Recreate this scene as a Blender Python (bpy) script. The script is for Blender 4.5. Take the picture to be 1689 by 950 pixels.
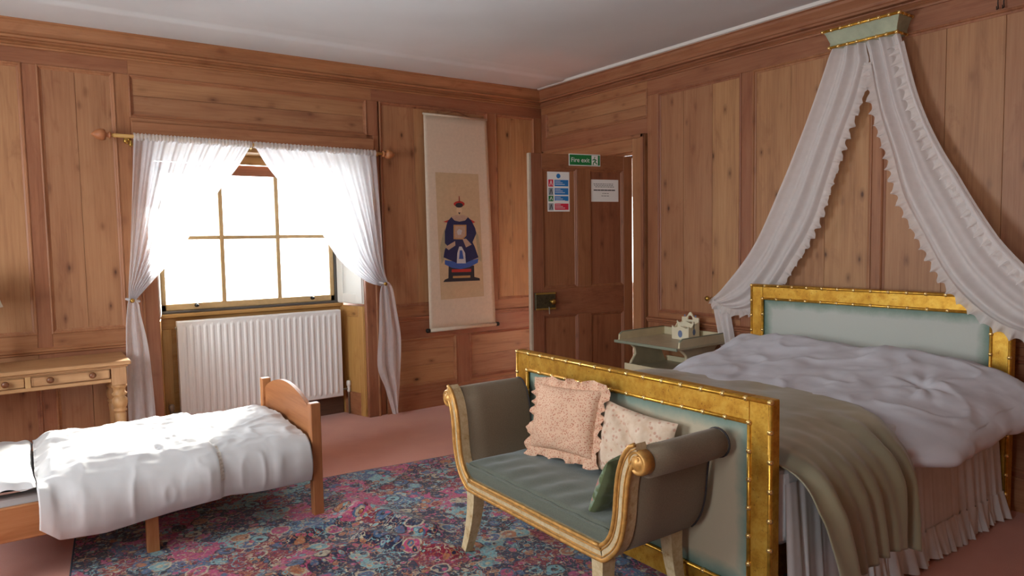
import bpy, bmesh, math, random
from mathutils import Vector, Matrix, noise

random.seed(7)
for o in list(bpy.data.objects):
    bpy.data.objects.remove(o, do_unlink=True)
scene = bpy.context.scene
COL = scene.collection
R = math.radians
PI = math.pi

# ------------------------------------------------------------------ camera
cam_d = bpy.data.cameras.new('camera')
cam_d.sensor_width = 36.0
cam_d.lens = 36.0 * 1155.1 / 1689.0
cam_d.clip_start = 0.05
cam = bpy.data.objects.new('camera', cam_d)
COL.objects.link(cam)
CR = Vector((0.81508893, -0.57907754, -0.01729836))
CU = Vector((0.05378217, 0.04590437, 0.997497))
CF = Vector((0.57683404, 0.81397911, -0.06856019))
m = Matrix((CR, CU, -CF)).transposed().to_4x4()
m.translation = Vector((-4.32629, -5.55893, 1.5))
cam.matrix_world = m
scene.camera = cam

# ------------------------------------------------------------------ sky, sun, exposure
world = bpy.data.worlds.new('world')
scene.world = world
world.use_nodes = True
bg = world.node_tree.nodes['Background']
bg.inputs['Color'].default_value = (0.92, 0.965, 1.0, 1)
bg.inputs['Strength'].default_value = 6.0

sun_d = bpy.data.lights.new('sun', 'SUN')
sun_d.energy = 32.0
sun_d.angle = R(5.0)
sun_d.color = (1.0, 0.95, 0.86)
sun = bpy.data.objects.new('sun', sun_d)
COL.objects.link(sun)
sun.rotation_euler = Vector((-1.28, -1.75, -1.08)).to_track_quat('-Z', 'Y').to_euler()
sun.location = (3, 5, 5)


def portal(name, loc, direction, w, h):
    d = bpy.data.lights.new(name, 'AREA')
    d.shape = 'RECTANGLE'
    d.size = w
    d.size_y = h
    d.cycles.is_portal = True
    o = bpy.data.objects.new(name, d)
    COL.objects.link(o)
    o.location = loc
    o.rotation_euler = Vector(direction).to_track_quat('-Z', 'Y').to_euler()
    return o


portal('sky_portal_back_window', (-2.73, 0.46, 1.55), (0, -1, 0), 1.45, 1.2)
portal('sky_portal_side_window', (-6.27, -2.3, 1.65), (1, 0, 0), 1.5, 1.6)
portal('sky_portal_fill_window', (-6.27, -5.0, 1.65), (1, 0, 0), 0.8, 1.6)  # portal of the unseen near window added as fill

vs = scene.view_settings
vs.view_transform = 'Standard'
vs.look = 'None'
vs.gamma = 1.0
vs.use_curve_mapping = False
vs.exposure = 1.35
scene.cycles.max_bounces = 10
scene.cycles.diffuse_bounces = 6
scene.cycles.transparent_max_bounces = 24
scene.cycles.transmission_bounces = 8
scene.cycles.caustics_reflective = False
scene.cycles.caustics_refractive = False
scene.cycles.sample_clamp_indirect = 6.0

# ------------------------------------------------------------------ materials
MATS = {}


def srgb(r, g, b):
    f = lambda c: c / 12.92 if c <= 0.04045 else ((c + 0.055) / 1.055) ** 2.4
    return (f(r / 255), f(g / 255), f(b / 255), 1)


class NT:
    def __init__(self, name):
        self.m = bpy.data.materials.new(name)
        self.m.use_nodes = True
        self.t = self.m.node_tree
        self.p = self.t.nodes['Principled BSDF']
        self.out = self.t.nodes['Material Output']
        MATS[name] = self.m

    def n(self, typ, **kw):
        x = self.t.nodes.new(typ)
        for k, v in kw.items():
            setattr(x, k, v)
        return x

    def l(self, a, b):
        self.t.links.new(a, b)

    def ramp(self, fac, stops, interp='LINEAR'):
        r = self.n('ShaderNodeValToRGB')
        cr = r.color_ramp
        cr.interpolation = interp
        while len(cr.elements) > 1:
            cr.elements.remove(cr.elements[-1])
        cr.elements[0].position = stops[0][0]
        cr.elements[0].color = stops[0][1]
        for p, c in stops[1:]:
            e = cr.elements.new(p)
            e.color = c
        self.l(fac, r.inputs[0])
        return r.outputs[0]

    def mix(self, fac, a, b, mode='MIX'):
        x = self.n('ShaderNodeMix', data_type='RGBA', blend_type=mode)
        for i, v in ((0, fac), (6, a), (7, b)):
            if hasattr(v, 'links'):
                self.l(v, x.inputs[i])
            else:
                x.inputs[i].default_value = v
        return x.outputs[2]

    def math(self, op, a, b=None):
        x = self.n('ShaderNodeMath', operation=op)
        for i, v in ((0, a), (1, b)):
            if v is None:
                continue
            if hasattr(v, 'links'):
                self.l(v, x.inputs[i])
            else:
                x.inputs[i].default_value = v
        return x.outputs[0]

    def coords(self, scale=(1, 1, 1), rnd=True, kind='Object'):
        tc = self.n('ShaderNodeTexCoord')
        v = tc.outputs[kind]
        if rnd:
            oi = self.n('ShaderNodeObjectInfo')
            mul = self.n('ShaderNodeVectorMath', operation='SCALE')
            cb = self.n('ShaderNodeCombineXYZ')
            cb.inputs[0].default_value = 37.3
            cb.inputs[1].default_value = 51.7
            cb.inputs[2].default_value = 23.9
            self.l(cb.outputs[0], mul.inputs[0])
            self.l(oi.outputs['Random'], mul.inputs['Scale'])
            ad = self.n('ShaderNodeVectorMath', operation='ADD')
            self.l(v, ad.inputs[0])
            self.l(mul.outputs[0], ad.inputs[1])
            v = ad.outputs[0]
        sc = self.n('ShaderNodeVectorMath', operation='MULTIPLY')
        self.l(v, sc.inputs[0])
        sc.inputs[1].default_value = scale
        return sc.outputs[0]

    def noise(self, vec, scale=1.0, detail=4.0, rough=0.5, dist=0.0):
        x = self.n('ShaderNodeTexNoise')
        x.inputs['Scale'].default_value = scale
        x.inputs['Detail'].default_value = detail
        x.inputs['Roughness'].default_value = rough
        x.inputs['Distortion'].default_value = dist
        self.l(vec, x.inputs['Vector'])
        return x.outputs[0]

    def voro(self, vec, scale=1.0, feature='F1', out='Distance', rand=1.0):
        x = self.n('ShaderNodeTexVoronoi', feature=feature)
        x.inputs['Scale'].default_value = scale
        x.inputs['Randomness'].default_value = rand
        self.l(vec, x.inputs['Vector'])
        return x.outputs[out]

    def bump(self, h, strength=0.2, dist=0.01):
        b = self.n('ShaderNodeBump')
        b.inputs['Strength'].default_value = strength
        b.inputs['Distance'].default_value = dist
        self.l(h, b.inputs['Height'])
        self.l(b.outputs[0], self.p.inputs['Normal'])

    def base(self, c):
        if hasattr(c, 'links'):
            self.l(c, self.p.inputs['Base Color'])
        else:
            self.p.inputs['Base Color'].default_value = c

    def set(self, **kw):
        for k, v in kw.items():
            self.p.inputs[k.replace('_', ' ')].default_value = v


def wood(name, dark, mid, light, axis='z', knots=1.0, rough=0.45, vary=0.22, grain=1.0):
    t = NT(name)
    lo, hi = 1.0, 13.0 * grain
    ax = {'x': (lo, hi, hi), 'y': (hi, lo, hi), 'z': (hi, hi, lo)}[axis]
    k1 = {'x': (4.5, 9, 9), 'y': (9, 4.5, 9), 'z': (9, 9, 4.5)}[axis]
    v = t.coords(ax)
    kv = t.coords(k1)
    kd = t.voro(kv, 1.0)
    wob = t.noise(t.coords((9, 9, 9)), 1.0, 2.0)
    kd2 = t.math('ADD', kd, t.math('MULTIPLY', t.math('SUBTRACT', wob, 0.5), 0.12))
    # grain lines bend round the knots
    halo = t.math('POWER', t.math('SUBTRACT', 1.0, t.math('MINIMUM', kd2, 1.0)), 5.0)
    g1 = t.noise(v, 1.0, 5.0, 0.6, 0.6)
    fine = {'x': (3, 90, 90), 'y': (90, 3, 90), 'z': (90, 90, 3)}[axis]
    g2 = t.noise(t.coords(fine), 1.0, 3.0, 0.6, 0.2)
    g = t.math('ADD', t.math('MULTIPLY', g1, 0.6), t.math('MULTIPLY', g2, 0.4))
    g = t.math('ADD', g, t.math('MULTIPLY', halo, -0.16))
    c = t.ramp(g, [(0.20, dark), (0.48, mid), (0.80, light)])
    st = t.noise(t.coords({'x': (2.5, 9, 9), 'y': (9, 2.5, 9), 'z': (9, 9, 2.5)}[axis]), 1.0, 4.0, 0.65, 0.8)
    c = t.mix(t.ramp(st, [(0.56, (0, 0, 0, 1)), (0.72, (0.5, 0.5, 0.5, 1))]), c, (dark[0] * 1.05, dark[1] * 0.9, dark[2] * 0.8, 1))
    big = t.noise(t.coords((1.7, 1.7, 0.9)), 1.0, 2.0)
    c = t.mix(t.math('MULTIPLY', big, 0.35), c, dark)
    if knots:
        kc = t.n('ShaderNodeSeparateColor')
        t.l(t.voro(kv, 1.0, out='Color'), kc.inputs[0])
        kd2 = t.math('ADD', kd2, t.math('MULTIPLY', kc.outputs[0], 0.085))
        km = t.ramp(kd2, [(0.06, (1, 1, 1, 1)), (0.11, (0.35, 0.35, 0.35, 1)), (0.24, (0, 0, 0, 1))])
        dk = (dark[0] * 0.22, dark[1] * 0.17, dark[2] * 0.17, 1)
        c = t.mix(t.math('MULTIPLY', km, 0.85 * knots), c, dk)
    hs = t.n('ShaderNodeHueSaturation')
    oi = t.n('ShaderNodeObjectInfo')
    t.l(t.math('ADD', 1.0 - vary / 2, t.math('MULTIPLY', oi.outputs['Random'], vary)), hs.inputs['Value'])
    t.l(t.math('ADD', 0.494, t.math('MULTIPLY', oi.outputs['Random'], 0.012)), hs.inputs['Hue'])
    t.l(c, hs.inputs['Color'])
    t.base(hs.outputs[0])
    t.set(Roughness=rough)
    t.p.inputs['Specular IOR Level'].default_value = 0.35
    t.bump(g, 0.12, 0.004)
    return t.m


def plain(name, col, rough=0.5, metal=0.0, nz=0.0, nscale=20.0, bump=0.0, spec=0.5, sheen=0.0):
    t = NT(name)
    if nz:
        nn = t.noise(t.coords((1, 1, 1)), nscale, 4.0, 0.6)
        d = tuple(c * (1 - nz) for c in col[:3]) + (1,)
        l = tuple(min(1, c * (1 + nz)) for c in col[:3]) + (1,)
        t.base(t.ramp(nn, [(0.3, d), (0.7, l)]))
        if bump:
            t.bump(nn, bump, 0.004)
    else:
        t.base(col)
    t.set(Roughness=rough, Metallic=metal)
    t.p.inputs['Specular IOR Level'].default_value = spec
    if sheen:
        t.p.inputs['Sheen Weight'].default_value = sheen
        t.p.inputs['Sheen Roughness'].default_value = 0.4
    return t.m


PD, PM, PL = srgb(130, 86, 60), srgb(174, 127, 88), srgb(196, 154, 112)
for a in 'xyz':
    wood('pine_' + a, PD, PM, PL, a)
    wood('pine_frame_' + a, srgb(122, 76, 52), srgb(162, 109, 76), srgb(186, 136, 98), a, knots=0.5)
    wood('pine_reveal_' + a, srgb(150, 105, 55), srgb(190, 146, 86), srgb(212, 174, 112), a, knots=0.5)
    wood('door_wood_' + a, srgb(112, 66, 44), srgb(146, 92, 62), srgb(168, 112, 78), a, knots=0.5)
    wood('desk_wood_' + a, srgb(146, 104, 66), srgb(182, 140, 96), srgb(206, 168, 122), a, knots=0.3)
    wood('cot_wood_' + a, srgb(148, 90, 54), srgb(178, 118, 76), srgb(198, 142, 98), a, knots=0.5, vary=0.1)
wood('skirting_dark', srgb(74, 52, 42), srgb(98, 70, 56), srgb(118, 88, 70), 'x', knots=0.3)

t = NT('ceiling_plaster')
nn = t.noise(t.coords((1, 1, 1), rnd=False), 1.3, 3.0)
t.base(t.ramp(nn, [(0.3, srgb(206, 212, 214)), (0.7, srgb(214, 220, 222))]))
t.set(Roughness=0.9)
t.bump(t.noise(t.coords((1, 1, 1), rnd=False), 3.0, 2.0), 0.3, 0.03)

t = NT('carpet')
c1 = t.noise(t.coords((1, 1, 1), rnd=False), 2.0, 5.0, 0.6)
c2 = t.noise(t.coords((1, 1, 1), rnd=False), 260.0, 2.0, 0.7)
cc = t.ramp(t.math('ADD', t.math('MULTIPLY', c1, 0.6), t.math('MULTIPLY', c2, 0.4)),
            [(0.3, srgb(180, 98, 74)), (0.7, srgb(214, 138, 110))])
t.base(cc)
t.set(Roughness=0.95)
t.p.inputs['Specular IOR Level'].default_value = 0.1
t.p.inputs['Sheen Weight'].default_value = 0.5
t.bump(c2, 0.5, 0.006)

# Persian rug
t = NT('rug_pile')
v = t.coords((1, 1, 0), rnd=False)
wob = t.n('ShaderNodeTexNoise')
wob.inputs['Scale'].default_value = 9.0
t.l(v, wob.inputs['Vector'])
vv = t.n('ShaderNodeVectorMath', operation='SCALE')
t.l(wob.outputs['Color'], vv.inputs[0])
vv.inputs['Scale'].default_value = 0.06
va = t.n('ShaderNodeVectorMath', operation='ADD')
t.l(v, va.inputs[0])
t.l(vv.outputs[0], va.inputs[1])
vw = va.outputs[0]
CN, CB, CT = srgb(28, 34, 64), srgb(72, 102, 138), srgb(128, 176, 180)
CP, CRD, CO, CC = srgb(190, 74, 118), srgb(134, 24, 46), srgb(180, 114, 74), srgb(196, 184, 156)
CK = srgb(26, 28, 44)


def sepc(col):
    q = t.n('ShaderNodeSeparateColor')
    t.l(col, q.inputs[0])
    return q.outputs


W1, W0 = (1, 1, 1, 1), (0, 0, 0, 1)
reg = sepc(t.voro(vw, 5.2, out='Color', rand=0.9))
c = t.ramp(reg[0], [(0.0, CN), (0.28, CRD), (0.42, CB), (0.55, CK), (0.68, CP), (0.80, CN), (0.90, CT)], 'CONSTANT')
# vines
vn = t.math('ABSOLUTE', t.math('SUBTRACT', t.noise(vw, 20.0, 2.0), 0.5))
vcol = t.ramp(t.noise(vw, 5.0, 1.0), [(0.0, CT), (0.47, CC), (0.52, CO), (0.58, CP)], 'CONSTANT')
c = t.mix(t.ramp(vn, [(0.018, W1), (0.03, W0)]), c, vcol)
# rosettes of two sizes, each ringed
for sc_, gate, rr_ in ((9.0, 0.30, 0.38), (25.0, 0.3, 0.36)):
    dd_ = t.voro(vw, sc_, rand=0.85)
    cc_ = sepc(t.voro(vw, sc_, out='Color', rand=0.85))
    on = t.math('GREATER_THAN', cc_[1], gate)
    petal = t.ramp(cc_[0], [(0.0, CT), (0.2, CP), (0.38, CN), (0.52, CO), (0.64, CB), (0.78, CRD), (0.9, CC)], 'CONSTANT')
    rim = t.ramp(cc_[2], [(0.0, CK), (0.35, CC), (0.55, CB), (0.75, CO)], 'CONSTANT')
    c = t.mix(t.math('MULTIPLY', on, t.ramp(dd_, [(rr_ + 0.06, W1), (rr_ + 0.10, W0)])), c, rim)
    c = t.mix(t.math('MULTIPLY', on, t.ramp(dd_, [(rr_ - 0.02, W1), (rr_ + 0.02, W0)])), c, petal)
    c = t.mix(t.math('MULTIPLY', on, t.ramp(dd_, [(0.13, W1), (0.17, W0)])), c, rim)
sp = sepc(t.voro(v, 105.0, out='Color'))
c = t.mix(t.math('MULTIPLY', t.math('GREATER_THAN', sp[1], 0.45), 0.38), c, t.ramp(sp[0], [(0.0, CN), (0.3, CC), (0.5, CRD), (0.7, CB), (0.85, CO)], 'CONSTANT'))
pile = t.noise(v, 330.0, 2.0, 0.7)
c = t.mix(t.math('MULTIPLY', pile, 0.22), c, srgb(44, 40, 50))
t.base(c)
t.set(Roughness=0.85)
t.p.inputs['Specular IOR Level'].default_value = 0.2
t.p.inputs['Sheen Weight'].default_value = 0.22
t.p.inputs['Sheen Roughness'].default_value = 0.35
t.bump(pile, 0.6, 0.005)
plain('rug_edge', srgb(58, 70, 84), 0.9, nz=0.3, nscale=120)


def cloth_sheer(name, col, alpha, trans):
    t = NT(name)
    t.t.nodes.remove(t.p)
    d = t.n('ShaderNodeBsdfDiffuse')
    d.inputs[0].default_value = col
    tr = t.n('ShaderNodeBsdfTranslucent')
    tr.inputs[0].default_value = col
    tp = t.n('ShaderNodeBsdfTransparent')
    m1 = t.n('ShaderNodeMixShader')
    m1.inputs[0].default_value = trans
    t.l(d.outputs[0], m1.inputs[1])
    t.l(tr.outputs[0], m1.inputs[2])
    m2 = t.n('ShaderNodeMixShader')
    nn = t.noise(t.coords((1, 1, 1), rnd=False), 26.0, 3.0)
    a = t.ramp(nn, [(0.4, (alpha - 0.02,) * 3 + (1,)), (0.62, (alpha + 0.02,) * 3 + (1,))])
    t.l(a, m2.inputs[0])
    t.l(m1.outputs[0], m2.inputs[1])
    t.l(tp.outputs[0], m2.inputs[2])
    t.l(m2.outputs[0], t.out.inputs[0])
    return t.m


cloth_sheer('net_curtain_cloth', srgb(246, 248, 252), 0.22, 0.65)
cloth_sheer('bed_drape_cloth', srgb(240, 236, 234), 0.07, 0.33)
cloth_sheer('bed_ruffle_cloth', srgb(238, 232, 228), 0.18, 0.38)
plain('white_cotton', srgb(206, 207, 208), 0.85, nz=0.03, nscale=8, spec=0.2)
plain('duvet_cotton', srgb(202, 203, 210), 0.85, nz=0.03, nscale=8, spec=0.2)
plain('valance_cotton', srgb(206, 207, 208), 0.9, nz=0.06, nscale=10, spec=0.2)
plain('lace', srgb(214, 208, 198), 0.9, nz=0.25, nscale=140, bump=0.4)

t = NT('satin_throw')
t.base(srgb(136, 130, 104))
t.set(Roughness=0.30)
t.p.inputs['Specular IOR Level'].default_value = 0.8
t.p.inputs['Sheen Weight'].default_value = 0.2
t.p.inputs['Anisotropic'].default_value = 0.4

t = NT('sofa_velvet')
nn = t.noise(t.coords((1, 1, 1), rnd=False), 240.0, 3.0, 0.7)
n2 = t.noise(t.coords((1, 1, 1), rnd=False), 3.0, 3.0)
t.base(t.mix(t.math('MULTIPLY', n2, 0.5), t.ramp(nn, [(0.3, srgb(118, 107, 88)), (0.7, srgb(138, 126, 106))]), srgb(126, 106, 88)))
t.set(Roughness=0.85)
t.p.inputs['Specular IOR Level'].default_value = 0.15
t.p.inputs['Sheen Weight'].default_value = 0.15
t.bump(nn, 0.15, 0.002)
t = NT('seat_velvet')
nn = t.noise(t.coords((1, 1, 1), rnd=False), 200.0, 3.0, 0.7)
t.base(t.ramp(nn, [(0.3, srgb(84, 90, 78)), (0.7, srgb(102, 107, 93))]))
t.set(Roughness=0.7)
t.p.inputs['Specular IOR Level'].default_value = 0.25
t.p.inputs['Sheen Weight'].default_value = 0.35
t.p.inputs['Sheen Tint'].default_value = (0.85, 0.95, 1.0, 1)

t = NT('gilt')
nn = t.noise(t.coords((1, 1, 1)), 16.0, 6.0, 0.7)
n2 = t.noise(t.coords((1, 1, 1)), 70.0, 4.0, 0.7)
g = t.ramp(nn, [(0.3, srgb(176, 122, 36)), (0.5, srgb(206, 158, 60)), (0.7, srgb(222, 182, 84))])
g = t.mix(t.ramp(n2, [(0.3, (0.8, 0.8, 0.8, 1)), (0.4, (0, 0, 0, 1))]), g, srgb(120, 60, 24))
t.base(g)
t.set(Roughness=0.42, Metallic=0.75)
t.bump(n2, 0.15, 0.002)
plain('gilt_bead', srgb(214, 164, 66), 0.3, 0.8, nz=0.25, nscale=40)
plain('gilt_knuckle', srgb(236, 200, 128), 0.22, 0.8)


def painted_panel(name, hx, hz, mid):
    # sage ground with a teal painted border worked into the glaze
    t = NT(name)
    tc = t.n('ShaderNodeTexCoord')
    s = t.n('ShaderNodeSeparateXYZ')
    t.l(tc.outputs['Object'], s.inputs[0])
    a = t.math('SUBTRACT', hx, t.math('ABSOLUTE', s.outputs['Y']))
    b = t.math('SUBTRACT', hz, t.math('ABSOLUTE', s.outputs['Z']))
    e = t.math('MINIMUM', a, b)
    nn = t.noise(t.coords((1, 1, 1), rnd=False), 9.0, 5.0, 0.65)
    e2 = t.math('ADD', e, t.math('MULTIPLY', t.math('SUBTRACT', nn, 0.5), 0.06))
    c = t.ramp(e2, [(0.0, srgb(96, 128, 116)), (0.028, srgb(132, 152, 138)), (0.07, mid)])
    w = t.noise(t.coords((1, 1, 1), rnd=False), 300.0, 2.0)
    t.base(t.mix(t.math('MULTIPLY', w, 0.2), c, srgb(120, 124, 112)))
    t.set(Roughness=0.7)
    return t.m


painted_panel('headboard_panel', 0.69, 0.377, srgb(188, 192, 184))
painted_panel('footboard_panel', 0.69, 0.325, srgb(192, 180, 154))  # beige centre puts the warmer light on this board into its colour
plain('canopy_paint', srgb(168, 176, 150), 0.6, nz=0.15, nscale=14)

t = NT('cream_distressed')
nn = t.noise(t.coords((1, 1, 1)), 28.0, 6.0, 0.75)
t.base(t.ramp(nn, [(0.3, srgb(150, 108, 58)), (0.4, srgb(188, 164, 122)), (0.6, srgb(208, 190, 152))]))
t.set(Roughness=0.55)
plain('frame_gilt', srgb(200, 150, 80), 0.4, 0.4, nz=0.3, nscale=30)
plain('cream_paint', srgb(206, 196, 162), 0.55, nz=0.06, nscale=10)
plain('cream_pale', srgb(226, 218, 190), 0.5, nz=0.04, nscale=10)
plain('washstand_paint', srgb(186, 178, 150), 0.4, nz=0.1, nscale=12)
plain('washstand_trim', srgb(132, 140, 120), 0.5)
plain('blue_motif', srgb(110, 126, 160), 0.6, nz=0.3, nscale=200)
plain('radiator_white', srgb(236, 236, 234), 0.35)
plain('pipe_metal', srgb(150, 140, 126), 0.4, 0.5)
plain('white_paint', srgb(228, 228, 222), 0.5)
plain('sash_paint', srgb(196, 164, 116), 0.5, nz=0.1, nscale=20)
plain('sash_dark', srgb(92, 88, 84), 0.5)
plain('brass', srgb(176, 140, 70), 0.3, 0.9, nz=0.15, nscale=30)
plain('lock_iron', srgb(78, 68, 48), 0.45, 0.6, nz=0.35, nscale=60)
plain('black_iron', srgb(30, 28, 26), 0.5, 0.3)
plain('knob_wood', srgb(110, 66, 38), 0.35)
plain('scroll_silk', srgb(206, 190, 168), 0.8, nz=0.05, nscale=40)
plain('scroll_ground', srgb(190, 166, 132), 0.8, nz=0.06, nscale=30)
for n_, c_ in dict(p_navy=(34, 38, 78), p_blue=(58, 88, 158), p_red=(176, 48, 40), p_dred=(140, 40, 36), p_black=(46, 44, 50), p_gold=(178, 138, 88),
                   p_tan=(176, 150, 130), p_pale=(184, 184, 186), p_face=(206, 180, 146), p_drape=(160, 150, 120)).items():
    plain(n_, srgb(*c_), 0.8, nz=0.08, nscale=60)
plain('door_edge_paint', srgb(176, 160, 140), 0.5, nz=0.1)
plain('sign_green', srgb(18, 120, 60), 0.4)
plain('sign_white', srgb(232, 232, 228), 0.4)
plain('sign_blue', srgb(28, 120, 190), 0.4)
plain('sign_red', srgb(206, 34, 66), 0.4)
plain('sign_grey', srgb(150, 156, 160), 0.5)
plain('ink', srgb(50, 46, 48), 0.6)
plain('lamp_shade_white', srgb(232, 228, 216), 0.8)
plain('hall_paint', srgb(224, 220, 212), 0.8)

t = NT('floral_peach')
v = t.coords((1, 1, 1), rnd=False)
vd = t.voro(v, 120.0)
t.base(t.ramp(vd, [(0.24, srgb(184, 112, 90)), (0.40, srgb(218, 182, 154))]))
t.set(Roughness=0.85)
t.p.inputs['Specular IOR Level'].default_value = 0.2
t = NT('floral_cream')
v = t.coords((1, 1, 1), rnd=False)
vd = t.voro(v, 42.0)
nn = t.noise(v, 24.0, 4.0)
t.base(t.mix(t.ramp(vd, [(0.2, (0.6, 0.6, 0.6, 1)), (0.34, (0, 0, 0, 1))]), t.ramp(nn, [(0.35, srgb(206, 180, 154)), (0.65, srgb(222, 202, 180))]), srgb(186, 122, 100)))
t.set(Roughness=0.85)
t = NT('green_needlework')
v = t.coords((1, 1, 1), rnd=False)
nn = t.noise(v, 17.0, 3.0, 0.5)
t.base(t.ramp(nn, [(0.0, srgb(60, 74, 44)), (0.5, srgb(84, 96, 58)), (0.6, srgb(120, 140, 120)), (0.66, srgb(178, 112, 104))]))
t.set(Roughness=0.9)
plain('green_backing', srgb(82, 92, 60), 0.7, nz=0.1, nscale=30, sheen=0.4)

t = NT('window_glass')
t.t.nodes.remove(t.p)
tp = t.n('ShaderNodeBsdfTransparent')
tp.inputs[0].default_value = (0.97, 0.98, 0.98, 1)
gl = t.n('ShaderNodeBsdfGlossy')
gl.inputs['Roughness'].default_value = 0.02
fr = t.n('ShaderNodeFresnel')
fr.inputs[0].default_value = 1.45
mx = t.n('ShaderNodeMixShader')
t.l(fr.outputs[0], mx.inputs[0])
t.l(tp.outputs[0], mx.inputs[1])
t.l(gl.outputs[0], mx.inputs[2])
t.l(mx.outputs[0], t.out.inputs[0])

# ------------------------------------------------------------------ helpers
WL = {}


def mobj(name, verts, faces, mat, parent=None, smooth=False, origin=None, bevel=0.0, bseg=1, autosmooth=None):
    bm = bmesh.new()
    vsx = [bm.verts.new(v) for v in verts]
    for f in faces:
        try:
            bm.faces.new([vsx[i] for i in f])
        except ValueError:
            pass
    return bobj(name, bm, mat, parent, smooth, origin, bevel, bseg)


def bobj(name, bm, mat, parent=None, smooth=False, origin=None, bevel=0.0, bseg=1):
    bmesh.ops.recalc_face_normals(bm, faces=bm.faces)
    if bevel:
        bmesh.ops.bevel(bm, geom=list(bm.edges), offset=bevel, segments=bseg, affect='EDGES', profile=0.5)
    if origin is None:
        lo = Vector((1e9,) * 3)
        hi = Vector((-1e9,) * 3)
        for v in bm.verts:
            for i in range(3):
                lo[i] = min(lo[i], v.co[i])
                hi[i] = max(hi[i], v.co[i])
        origin = (lo + hi) / 2
    origin = Vector(origin)
    for v in bm.verts:
        v.co -= origin
    if smooth:
        for f in bm.faces:
            f.smooth = True
    me = bpy.data.meshes.new(name)
    bm.to_mesh(me)
    bm.free()
    me.materials.append(MATS[mat])
    o = bpy.data.objects.new(name, me)
    COL.objects.link(o)
    if parent is not None:
        o.parent = parent
        o.location = origin - WL[parent.name]
    else:
        o.location = origin
    WL[o.name] = origin
    return o


def thing(name, loc, label, cat, group=None):
    o = bpy.data.objects.new(name, None)
    COL.objects.link(o)
    o.location = loc
    o.empty_display_size = 0.1
    WL[o.name] = Vector(loc)
    o['label'] = label
    o['category'] = cat
    if group:
        o['group'] = group
    return o


def tag(o, label, cat, group=None):
    o['label'] = label
    o['category'] = cat
    if group:
        o['group'] = group
    return o


def struct(o, label=None):
    o['kind'] = 'structure'
    if label:
        o['label'] = label
    return o


def sroot(name, loc, label=None):
    o = bpy.data.objects.new(name, None)
    COL.objects.link(o)
    o.location = loc
    WL[o.name] = Vector(loc)
    return struct(o, label)


BOXF = [(0, 1, 3, 2), (4, 6, 7, 5), (0, 4, 5, 1), (2, 3, 7, 6), (0, 2, 6, 4), (1, 5, 7, 3)]


def boxv(x0, x1, y0, y1, z0, z1):
    return [(x, y, z) for x in (x0, x1) for y in (y0, y1) for z in (z0, z1)]


def box(name, x0, x1, y0, y1, z0, z1, mat, parent=None, bevel=0.0, tf=None, bseg=1):
    v = boxv(x0, x1, y0, y1, z0, z1)
    if tf:
        v = [tf(*p) for p in v]
    return mobj(name, v, BOXF, mat, parent, bevel=bevel, bseg=bseg)


def boxes(name, lst, mat, parent=None, bevel=0.0, tf=None):
    V, F = [], []
    for b in lst:
        n = len(V)
        V += [tf(*p) if tf else p for p in boxv(*b)]
        F += [tuple(i + n for i in f) for f in BOXF]
    return mobj(name, V, F, mat, parent, bevel=bevel)


def gridf(nu, nv, close_u=False, close_v=False):
    F = []
    for j in range(nv if close_v else nv - 1):
        for i in range(nu if close_u else nu - 1):
            F.append((j * nu + i, j * nu + (i + 1) % nu, ((j + 1) % nv) * nu + (i + 1) % nu, ((j + 1) % nv) * nu + i))
    return F


def sheet(name, nu, nv, fn, mat, parent=None, thick=0.0, close_u=False):
    V = [fn(i / (nu if close_u else nu - 1), j / (nv - 1)) for j in range(nv) for i in range(nu)]
    o = mobj(name, V, gridf(nu, nv, close_u), mat, parent, smooth=True)
    if thick:
        md = o.modifiers.new('thickness', 'SOLIDIFY')
        md.thickness = thick
        md.offset = 0
    return o


def frame_basis(d):
    d = d.normalized()
    a = Vector((0, 0, 1)) if abs(d.z) < 0.9 else Vector((1, 0, 0))
    n = d.cross(a).normalized()
    return n, d.cross(n).normalized()


def tube_data(path, rad, seg=8, caps=True):
    path = [Vector(p) for p in path]
    V, F = [], []
    n0 = None
    for i, p in enumerate(path):
        d = (path[min(i + 1, len(path) - 1)] - path[max(i - 1, 0)])
        d.normalize()
        if n0 is None:
            n0, b = frame_basis(d)
        else:
            n0 = (n0 - d * n0.dot(d)).normalized()
            b = d.cross(n0).normalized()
        r = rad[i] if isinstance(rad, (list, tuple)) else rad
        for k in range(seg):
            a = 2 * PI * k / seg
            V.append(tuple(p + n0 * (math.cos(a) * r) + b * (math.sin(a) * r)))
    F = gridf(seg, len(path), close_u=True)
    if caps:
        F.append(tuple(range(seg))[::-1])
        F.append(tuple((len(path) - 1) * seg + k for k in range(seg)))
    return V, F


def tube(name, path, rad, mat, parent=None, seg=8, smooth=True):
    V, F = tube_data(path, rad, seg)
    return mobj(name, V, F, mat, parent, smooth=smooth)


def join_data(lst):
    V, F = [], []
    for v, f in lst:
        n = len(V)
        V += list(v)
        F += [tuple(i + n for i in q) for q in f]
    return V, F


def lathe(name, base, prof, mat, parent=None, seg=16, axis='z'):
    """prof: list of (radius, height) from base along axis"""
    V = []
    b = Vector(base)
    for r, h in prof:
        for k in range(seg):
            a = 2 * PI * k / seg
            c, s = r * math.cos(a), r * math.sin(a)
            V.append(tuple(b + Vector({'z': (c, s, h), 'x': (h, c, s), 'y': (c, h, s)}[axis])))
    F = gridf(seg, len(prof), close_u=True)
    F.append(tuple(range(seg)))
    F.append(tuple((len(prof) - 1) * seg + k for k in range(seg)))
    return mobj(name, V, F, mat, parent, smooth=True)


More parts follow.
